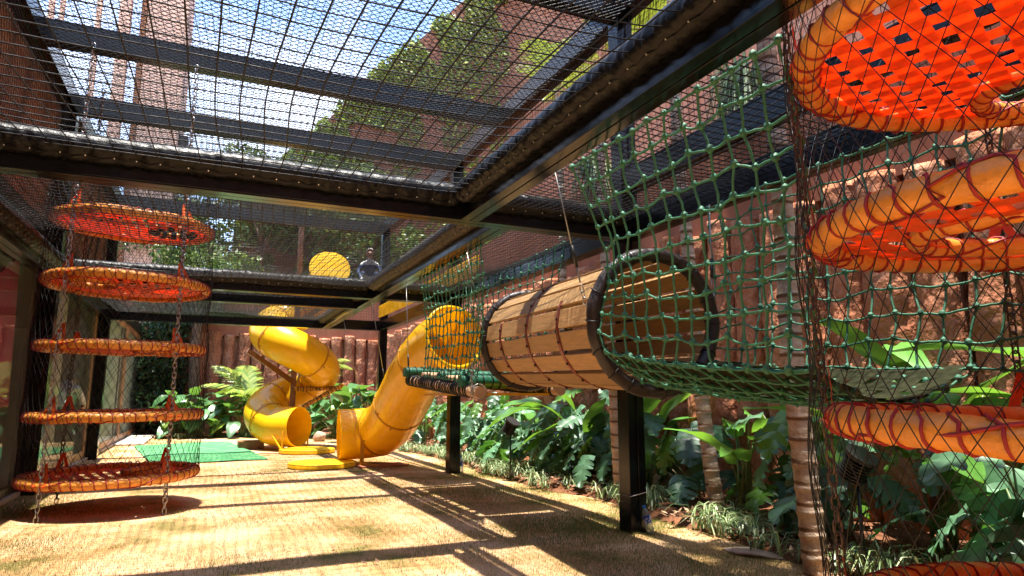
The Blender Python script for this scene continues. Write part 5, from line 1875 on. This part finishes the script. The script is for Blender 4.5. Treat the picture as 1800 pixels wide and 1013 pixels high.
# ---- vines on the tall wall and hanging grasses over the band
rgv = np.random.RandomState(5)
def vines():
    n = 14000
    pts, nrm = [], []
    xs = [0.97, 2.17, 3.87, 5.71, 7.72, 9.62]
    zs = [9.1, 10.4, 12.6, 15.0, 17.1, 19.4]
    while len(pts) < n:
        x = rgv.uniform(0.6, 12.0)
        top = np.interp(x, xs + [12.5], zs + [22])
        depth = abs(rgv.normal(0, 2.6)) if rgv.rand() < 0.5 else rgv.uniform(0, 15)
        z = top + 0.25 - depth
        if z < 4.2: continue
        if mnoise.noise((x * 0.9, z * 0.55, 3)) < -0.28 + 0.06 * depth / 3: continue
        pts.append((x, 26.93 - abs(rgv.normal(0, 0.12)), z))
    P = np.array(pts)
    a = rgv.normal(size=(n, 3)) * np.array([1, 0.5, 1]); a /= np.linalg.norm(a, axis=1, keepdims=True)
    b_ = np.cross(a, rgv.normal(size=(n, 3)) * np.array([0.4, 1, 0.4])); b_ /= np.linalg.norm(b_, axis=1, keepdims=True)
    s = 0.10 * rgv.uniform(0.5, 1.4, n)[:, None]
    V = np.zeros((n * 4, 3))
    V[0::4] = P - a * s; V[1::4] = P + b_ * s * 0.6; V[2::4] = P + a * s; V[3::4] = P - b_ * s * 0.6
    o = np_mesh('climbing_vine', V, np.arange(n * 4).reshape(-1, 4), M['vine'])
    tag(o, 'green climbing vine covering the tall clay wall', 'vine', kind='stuff')
vines()
def tuft(name, label, loc, n, l, spread, seed, m='turfgrass'):
    rg = np.random.RandomState(seed)
    b = MB()
    for k in range(n):
        a = rg.uniform(0, 6.283)
        d = Vector((math.cos(a), math.sin(a), 0))
        ln = l * rg.uniform(0.6, 1.2)
        sp_ = spread * rg.uniform(0.3, 1.2)
        w = Vector((-d.y, d.x, 0)) * 0.012
        p0 = Vector((rg.normal(0, 0.06), rg.normal(0, 0.06), 0))
        p1 = p0 + d * sp_ * 0.5 + Vector((0, 0, ln * 0.35))
        p2 = p0 + d * sp_ + Vector((0, 0, -ln * 0.5))
        b.add([p0 - w, p0 + w, p1 + w, p1 - w, p2], [(0, 1, 2, 3), (3, 2, 4)])
    return tag(b.build(name, M[m], loc=loc), label, 'plant', 'grasses hanging over the plaster band')
tuft('hanging_grass', 'pale grass tuft hanging over the plaster band above the hedge', (0.15, 22.4, 4.55), 260, 1.5, 0.6, 1)
tuft('hanging_grass', 'pale grass tuft hanging over right wall behind the green net', (5.2, 5.2, 4.3), 220, 1.1, 0.5, 2)
tuft('hanging_grass', 'pale grass tuft on right wall above the barrel', (5.2, 8.3, 4.3), 220, 1.0, 0.5, 3)

# ---- lily turf along the bed edge: nobody could count its blades
def lily_turf():
    rg = np.random.RandomState(3)
    V, F = [], []
    o = 0
    def clump(x, y, z, n, l):
        nonlocal o
        for k in range(n):
            a = rg.uniform(0, 6.283)
            ln = l * rg.uniform(0.6, 1.25)
            d = np.array([math.cos(a), math.sin(a), 0])
            w = np.array([-d[1], d[0], 0]) * 0.006
            p0 = np.array([x, y, z]) + np.array([rg.normal(0, 0.03), rg.normal(0, 0.03), 0])
            rch = ln * rg.uniform(0.5, 1.1)
            p1 = p0 + d * rch * 0.35 + np.array([0, 0, ln * 0.62])
            p2 = p0 + d * rch * 0.8 + np.array([0, 0, ln * 0.66])
            p3 = p0 + d * rch * 1.25 + np.array([0, 0, ln * 0.35])
            V.extend([p0 - w, p0 + w, p1 + w, p1 - w, p2 + w * 0.8, p2 - w * 0.8, p3 + w * 0.1, p3 - w * 0.1])
            F.extend([(o, o + 1, o + 2, o + 3), (o + 3, o + 2, o + 4, o + 5), (o + 5, o + 4, o + 6, o + 7)])
            o += 8
    for k in range(230):
        y = rg.uniform(2.2, 13.5)
        off = abs(rg.normal(0.12, 0.16))
        if mnoise.noise((y * 1.1, 2, 2)) < -0.12: continue
        clump(bed_edge(y) + off, y, 0.02, rg.randint(9, 18), rg.uniform(0.13, 0.27))
    for k in range(60):
        x = rg.uniform(-0.8, 3.4)
        y = 19.5 - 0.55 * max(0, x - 0.8) + rg.uniform(-0.1, 0.25)
        clump(x, y, 0.01, 12, 0.16)
    ob = np_mesh('lily_turf', np.array(V), np.array(F), M['turfgrass'])
    tag(ob, 'narrow green lily turf growing along the edge of the bed', 'ground cover', kind='stuff')
lily_turf()

# ---- short dry grass of the lawn, and the greener grass among it
def lawn_blades(name, label, m, seed, dens, l0, l1, green):
    rg = np.random.RandomState(seed)
    P = []
    for (x0, x1, y0, y1, n) in ((-2.0, 3.85, 3.2, 6.5, 150000), (-1.9, 3.8, 6.5, 11.0, 90000), (-1.9, 4.0, 11.0, 19.5, 36000)):
        P.append(np.stack([rg.uniform(x0, x1, int(n * dens)), rg.uniform(y0, y1, int(n * dens))], -1))
    P = np.concatenate(P)
    nz = np.array([mnoise.noise((x * 0.8, y * 0.8, 4)) + 0.6 * mnoise.noise((x * 2.6, y * 2.6, 9)) + 0.35 * mnoise.noise((x * 7, y * 7, 1)) for x, y in P])
    edge = np.clip((P[:, 0] - 1.7) / 1.0, 0, 1) * 0.7 + np.clip((-0.4 - P[:, 0]) / 1.2, 0, 1) * 0.7
    keep = rg.uniform(0, 1, len(P)) < (np.clip(0.10 + 0.55 * nz + edge, 0.02, 1) if green else np.clip(0.55 - 0.6 * nz, 0.1, 1))
    keep &= ~((P[:, 1] > 12.2) & (P[:, 1] < 17.7) & (P[:, 0] > -1.5) & (P[:, 0] < 1.0))
    P = P[keep]
    n = len(P)
    a = rg.uniform(0, 6.283, n)
    ln = rg.uniform(l0, l1, n)
    lean = rg.uniform(0.1, 1.3, n) * ln
    w = 0.0011 + 0.0005 * P[:, 1] / 5
    V = np.zeros((n * 3, 3))
    V[0::3, 0] = P[:, 0] - np.sin(a) * w; V[0::3, 1] = P[:, 1] + np.cos(a) * w; V[0::3, 2] = -0.012
    V[1::3, 0] = P[:, 0] + np.sin(a) * w; V[1::3, 1] = P[:, 1] - np.cos(a) * w; V[1::3, 2] = -0.012
    V[2::3, 0] = P[:, 0] + np.cos(a) * lean; V[2::3, 1] = P[:, 1] + np.sin(a) * lean; V[2::3, 2] = ln
    tag(np_mesh(name, V, np.arange(n * 3).reshape(-1, 3), m), label, 'grass', kind='stuff')
lawn_blades('dry_grass', 'short straw coloured dry grass growing on the lawn', M['grass'], 8, 0.45, 0.004, 0.012, False)
lawn_blades('green_grass', 'patches of short green grass under the tunnel and by the building', M['greengrass'], 9, 1.6, 0.006, 0.020, True)
def litter():
    rg = np.random.RandomState(21)
    n = 2600
    y = rg.uniform(1.0, 17, n)
    x = np.array([bed_edge(v) for v in y]) + np.abs(rg.normal(0, 0.55, n))
    x = np.minimum(x, 5.1)
    P = np.stack([x, y, np.full(n, 0.075) + rg.uniform(-0.01, 0.02, n)], -1)
    a = rg.normal(size=(n, 3)) * np.array([1, 1, 0.25]); a /= np.linalg.norm(a, axis=1, keepdims=True)
    b_ = np.cross(a, np.array([0, 0, 1.0]) + rg.normal(size=(n, 3)) * 0.25); b_ /= np.linalg.norm(b_, axis=1, keepdims=True)
    s = rg.uniform(0.012, 0.05, n)[:, None]
    m_ = 170                                     # a few blown out over the lawn
    P[:m_, 0] = rg.uniform(-1.6, 3.5, m_)
    P[:m_, 1] = rg.uniform(3.6, 12, m_)
    P[:m_, 2] = 0.022
    s[:m_] *= 0.6
    V = np.zeros((n * 4, 3))
    V[0::4] = P - a * s; V[1::4] = P + b_ * s * 0.4; V[2::4] = P + a * s; V[3::4] = P - b_ * s * 0.4
    tag(np_mesh('leaf_litter', V, np.arange(n * 4).reshape(-1, 4), M['litter']), 'dead brown leaves scattered over the soil of the bed', 'leaf litter', kind='stuff')
litter()

# ================================================================== SMALL THINGS
def rock(loc, s, seed, label):
    b = MB()
    b.sphere((0, 0, 0), 1, 16, 11)
    b.v = [tuple(Vector((v[0] * s[0], v[1] * s[1], v[2] * s[2])) * (1 + 0.28 * mnoise.noise((v[0] * 1.3 + seed, v[1] * 1.3, v[2] * 1.3)) + 0.1 * mnoise.noise((v[0] * 4 + seed, v[1] * 4, v[2] * 4)))) for v in b.v]
    tag(b.build('rock', M['rock'], loc=loc, smooth=True, rot=(0, 0, seed)), label, 'rock', 'rocks at the edge of the bed')
rock((4.72, 6.2, 0.12), (0.20, 0.16, 0.17), 1.0, 'rounded pale rock right of the black post with the bottle')
rock((3.56, 3.74, 0.005), (0.20, 0.10, 0.03), 2.0, 'flat pale stone in the lawn near the nearest palm trunk')
rock((2.55, 17.0, 0.10), (0.16, 0.13, 0.14), 3.0, 'small pale rock right of the spiral slide mouth')
rock((4.05, 7.35, 0.03), (0.13, 0.08, 0.05), 4.0, 'small dark stone at the bed edge left of bottle post')

def spike_lamp(loc, h, rz, label):
    t = thing('spike_lamp', label, 'garden lamp', loc, (0, 0, rz), 'garden spike lamps')
    MB().tube([(0, 0, -0.1), (0, 0, h)], 0.012, 8).build('pole', M['blackplastic'], t, smooth=True)
    b = MB()
    f3 = frame_from((0.15, -0.55, 0.8))
    for q in range(7):
        z = -0.09 + q * 0.02
        b.lathe([(0.045, z), (0.085, z + 0.001), (0.085, z + 0.007), (0.045, z + 0.008)], 18, f3, (0, 0, h + 0.12))
    b.lathe([(0.05, -0.10), (0.05, 0.05), (0.10, 0.06), (0.10, 0.085), (0.085, 0.085)], 20, f3, (0, 0, h + 0.12))
    hd = b.build('lamp_head', M['blackplastic'], t, smooth=False)
    MB().lathe([(0.0, 0.075), (0.084, 0.075), (0.084, 0.08), (0.0, 0.08)], 20, f3, (0, 0, h + 0.12), cap=False).build('lens', M['lens'], hd)
    b = MB()
    b.box(-0.06, -0.054, -0.015, 0.015, h - 0.03, h + 0.12)
    b.box(0.054, 0.06, -0.015, 0.015, h - 0.03, h + 0.12)
    b.box(-0.06, 0.06, -0.015, 0.015, h - 0.036, h - 0.030)
    b.build('bracket', M['blackplastic'], t)
spike_lamp((3.68, 8.15, 0.0), 0.58, 0.2, 'black garden spike lamp between the two black posts')
spike_lamp((3.72, 2.98, 0.0), 0.55, -0.2, 'black garden spike lamp beside the dark chain at right')
spike_lamp((-0.05, 19.4, 0.0), 0.45, 0.0, 'small black garden spike lamp in front of the back bushes')

def bottle(loc, rot, label, s=1.0):
    t = thing('water_bottle', label, 'bottle', loc, rot, 'plastic water bottles')
    prof = [(0.0, 0.004), (0.024, 0.0), (0.031, 0.008), (0.0315, 0.05), (0.029, 0.06), (0.0315, 0.07), (0.0315, 0.150), (0.029, 0.168), (0.020, 0.188), (0.0125, 0.200), (0.0125, 0.212)]
    MB().lathe([(r * s, z * s) for r, z in prof], 20, cap=False).build('body', M['pet'], t, smooth=True)
    MB().lathe([(0.0318 * s, 0.085 * s), (0.0322 * s, 0.086 * s), (0.0322 * s, 0.148 * s), (0.0318 * s, 0.149 * s)], 20, cap=False).build('label_sleeve', M['label'], t, smooth=True)
    MB().lathe([(0.0, 0.205 * s), (0.0155 * s, 0.205 * s), (0.0155 * s, 0.226 * s), (0.013 * s, 0.229 * s), (0.0, 0.229 * s)], 16, cap=False).build('cap', M['bluecap'], t, smooth=False)
bottle((3.33, 4.61, 0.0), (rad(-12), rad(-9), 0), 'clear water bottle with blue cap leaning on the near black post', 0.98)
bottle((3.41, 9.28, 0.005), (0, rad(-3), 0), 'pale plastic bottle beside the second black post', 1.05)
# thin wire round the near post
b = MB()
b.tube([(3.192, 4.692, 0.285), (3.37, 4.69, 0.315), (3.368, 4.868, 0.31), (3.192, 4.868, 0.29)], 0.0025, 5, closed=True)
tag(b.build('tie_wire', M['cable']), 'thin wire tied round the near black post above the bottle', 'wire')
# flagstone sill outside the far doors
b = MB()
b.box(-1.86, -1.25, 17.2, 20.6, -0.02, 0.05)
tag(b.build('paving_slab', M['threshold'], bevel=0.02), 'pale stone step along the far glass doors', 'step')

# ================================================================== PEOPLE
def skinned(name, joints, edges, m, parent, sub=2):
    """continuous body: joints [(pos, radius)], grown with skin + subdivision, then frozen to a mesh"""
    me = bpy.data.meshes.new(name)
    me.from_pydata([j[0] for j in joints], edges, [])
    o = bpy.data.objects.new(name, me)
    col.objects.link(o)
    sk = o.modifiers.new('skin', 'SKIN')
    sk.use_smooth_shade = True
    if not me.skin_vertices:
        bpy.context.view_layer.objects.active = o
    lay = me.skin_vertices[0].data if me.skin_vertices else None
    if lay is not None:
        for i, j in enumerate(joints):
            r = j[1] if isinstance(j[1], tuple) else (j[1], j[1])
            lay[i].radius = r
            lay[i].use_root = (i == 0)
    ss = o.modifiers.new('subdivision', 'SUBSURF')
    ss.levels = sub
    ss.render_levels = sub
    dg = bpy.context.evaluated_depsgraph_get()
    dg.update()
    me2 = bpy.data.meshes.new_from_object(o.evaluated_get(dg))
    bpy.data.objects.remove(o)
    me2.materials.clear()
    for mm in (m if isinstance(m, list) else [m]):
        me2.materials.append(mm)
    me2.polygons.foreach_set('use_smooth', [True] * len(me2.polygons))
    o2 = bpy.data.objects.new(name, me2)
    col.objects.link(o2)
    if parent is not None:
        o2.parent = parent
    return o2

def person(label, loc, rz, pose, mats, scale=1.0, colour_rule=None):
    """pose: dict of joint positions (x right, y forward, z up, metres)"""
    t = thing('person', label, 'person', loc, (0, 0, rz))
    t.scale = (scale,) * 3
    p = pose
    J, E, ix = [], [], {}
    def j(n, pos, r):
        ix[n] = len(J)
        J.append((pos, r))
    j('pelvis', p['pelvis'], (0.15, 0.115))
    j('waist', p['waist'], (0.135, 0.10))
    j('chest', p['chest'], (0.165, 0.115))
    j('neckb', p['neckb'], (0.075, 0.075))
    j('neck', p['neck'], 0.055)
    j('head', p['head'], (0.082, 0.098))
    j('crown', p['crown'], (0.066, 0.078))
    E += [(0, 1), (1, 2), (2, 3), (3, 4), (4, 5), (5, 6)]
    for s in 'lr':
        j('sh' + s, p['sh' + s], 0.062)
        j('el' + s, p['el' + s], 0.045)
        j('wr' + s, p['wr' + s], 0.030)
        j('pa' + s, p['pa' + s], (0.040, 0.020))
        E += [(ix['chest'], ix['sh' + s]), (ix['sh' + s], ix['el' + s]), (ix['el' + s], ix['wr' + s]), (ix['wr' + s], ix['pa' + s])]
        # five fingers
        pa, wr = Vector(p['pa' + s]), Vector(p['wr' + s])
        d = (pa - wr).normalized()
        sd = d.cross(Vector((0, 1, 0.2))).normalized()
        for q, (o, ln) in enumerate(((-0.028, 0.065), (-0.009, 0.078), (0.010, 0.072), (0.028, 0.055))):
            a = pa + sd * o + d * 0.03
            j('f%s%d' % (s, q), tuple(a), 0.010)
            j('g%s%d' % (s, q), tuple(a + d * ln + Vector((0, 0.02, 0))), 0.008)
            E += [(ix['pa' + s], ix['f%s%d' % (s, q)]), (ix['f%s%d' % (s, q)], ix['g%s%d' % (s, q)])]
        a = wr.lerp(pa, 0.5) - sd * 0.05 + d * 0.02
        j('t' + s, tuple(a), 0.011)
        E.append((ix['pa' + s], ix['t' + s]))
        j('hip' + s, p['hip' + s], 0.105)
        j('kn' + s, p['kn' + s], 0.068)
        j('an' + s, p['an' + s], 0.045)
        j('to' + s, p['to' + s], (0.045, 0.03))
        E += [(0, ix['hip' + s]), (ix['hip' + s], ix['kn' + s]), (ix['kn' + s], ix['an' + s]), (ix['an' + s], ix['to' + s])]
    o = skinned('body', J, E, mats, t)
    if colour_rule:
        me = o.data
        idx = [colour_rule(Vector(pl.center)) for pl in me.polygons]
        me.polygons.foreach_set('material_index', idx)
        me.update()
    # hair cap and face
    hd, cr = Vector(p['head']), Vector(p['crown'])
    up = (cr - hd).normalized()
    fw = Vector(p['face']).normalized()
    sdv = fw.cross(up).normalized()
    b = MB()
    b.sphere((0, 0, 0), 1, 14, 9)
    m3 = Matrix((sdv, fw, up)).transposed()
    mid = hd.lerp(cr, 0.75) - fw * 0.018
    b.v = [tuple(mid + m3 @ Vector((v[0] * 0.098, v[1] * 0.108, v[2] * 0.098))) for v in b.v]
    b.f = [f for f in b.f if not (np.mean([(Vector(b.v[i]) - mid).dot(fw) for i in f]) > 0.045 and np.mean([(Vector(b.v[i]) - mid).dot(up) for i in f]) < 0.05)]
    b.build('hair', mats_hair(mats), t, smooth=True)
    b = MB()
    b.sphere(hd + fw * 0.098 + up * 0.015, 0.016, 8, 6, (0.8, 1.2, 1.4))
    for s in (-1, 1):
        b.sphere(hd + sdv * 0.088 * s + up * 0.02, 0.022, 8, 6, (0.5, 0.8, 1.3))
    b.build('nose_and_ears', M['skin'], t, smooth=True)
    b = MB()
    for s in (-1, 1):
        b.sphere(hd + fw * 0.088 + sdv * 0.034 * s + up * 0.035, 0.011, 8, 6)
    b.tube([hd + fw * 0.092 - up * 0.035 + sdv * q for q in (-0.022, 0, 0.022)], 0.005, 5)
    b.build('eyes_and_mouth', M['hair'], t, smooth=True)
    return t
def mats_hair(ms):
    return ms[-1]
# a man bending forward behind the glass doors
pose1 = dict(pelvis=(0, -0.05, 0.93), waist=(0, 0.07, 1.06), chest=(0, 0.24, 1.20), neckb=(0, 0.36, 1.27), neck=(0, 0.41, 1.28), head=(0, 0.49, 1.30), crown=(0, 0.55, 1.37), face=(0, 0.8, -0.6),
             shl=(-0.19, 0.28, 1.19), ell=(-0.24, 0.42, 0.96), wrl=(-0.17, 0.55, 0.78), pal=(-0.14, 0.60, 0.71), shr=(0.19, 0.28, 1.19), elr=(0.24, 0.42, 0.96), wrr=(0.17, 0.55, 0.78), par=(0.14, 0.60, 0.71),
             hipl=(-0.10, -0.05, 0.86), knl=(-0.12, 0.04, 0.48), anl=(-0.12, -0.03, 0.09), tol=(-0.13, 0.13, 0.035), hipr=(0.10, -0.05, 0.86), knr=(0.12, 0.0, 0.48), anr=(0.12, -0.07, 0.09), tor=(0.13, 0.09, 0.035))
def rule1(c):
    if c.z < 0.11: return 3
    if (c.y > 0.42 and c.z < 1.0) or (c.y > 0.40 and c.z > 1.22): return 2
    return 1 if c.z < 0.93 else 0
person('person in pale grey shirt and dark trousers bending forward behind the glass doors', (-2.2, 12.6, 0.02), rad(-15), pose1, [M['greyshirt'], M['trousers'], M['skin'], M['shoe'], M['hair']], 1.0, rule1)
# a child crouching on the upper net near the third post
pose2 = dict(pelvis=(0, -0.10, 0.34), waist=(0, -0.02, 0.48), chest=(0, 0.08, 0.68), neckb=(0, 0.16, 0.82), neck=(0, 0.18, 0.88), head=(0, 0.22, 0.97), crown=(0, 0.22, 1.07), face=(0, 1, -0.2),
             shl=(-0.19, 0.10, 0.72), ell=(-0.30, 0.22, 0.50), wrl=(-0.26, 0.42, 0.36), pal=(-0.24, 0.48, 0.30), shr=(0.19, 0.10, 0.72), elr=(0.30, 0.22, 0.50), wrr=(0.26, 0.42, 0.36), par=(0.24, 0.48, 0.30),
             hipl=(-0.10, -0.08, 0.30), knl=(-0.19, 0.30, 0.46), anl=(-0.18, 0.16, 0.08), tol=(-0.20, 0.32, 0.04), hipr=(0.10, -0.08, 0.30), knr=(0.19, 0.30, 0.46), anr=(0.18, 0.16, 0.08), tor=(0.20, 0.32, 0.04))
def rule2(c):
    if c.z > 0.86: return 2
    if c.z < 0.10: return 3
    if c.z < 0.40 and c.y > -0.2 and abs(c.x) < 0.235: return 1
    return 0 if (c.z < 0.70) else 1
person('person in blue denim top and pale trousers crouching on the upper net', (2.10, 9.85, 2.655), rad(170), pose2, [M['denim'], M['whitecloth'], M['skin'], M['shoe'], M['greyhair']], 0.56, rule2)
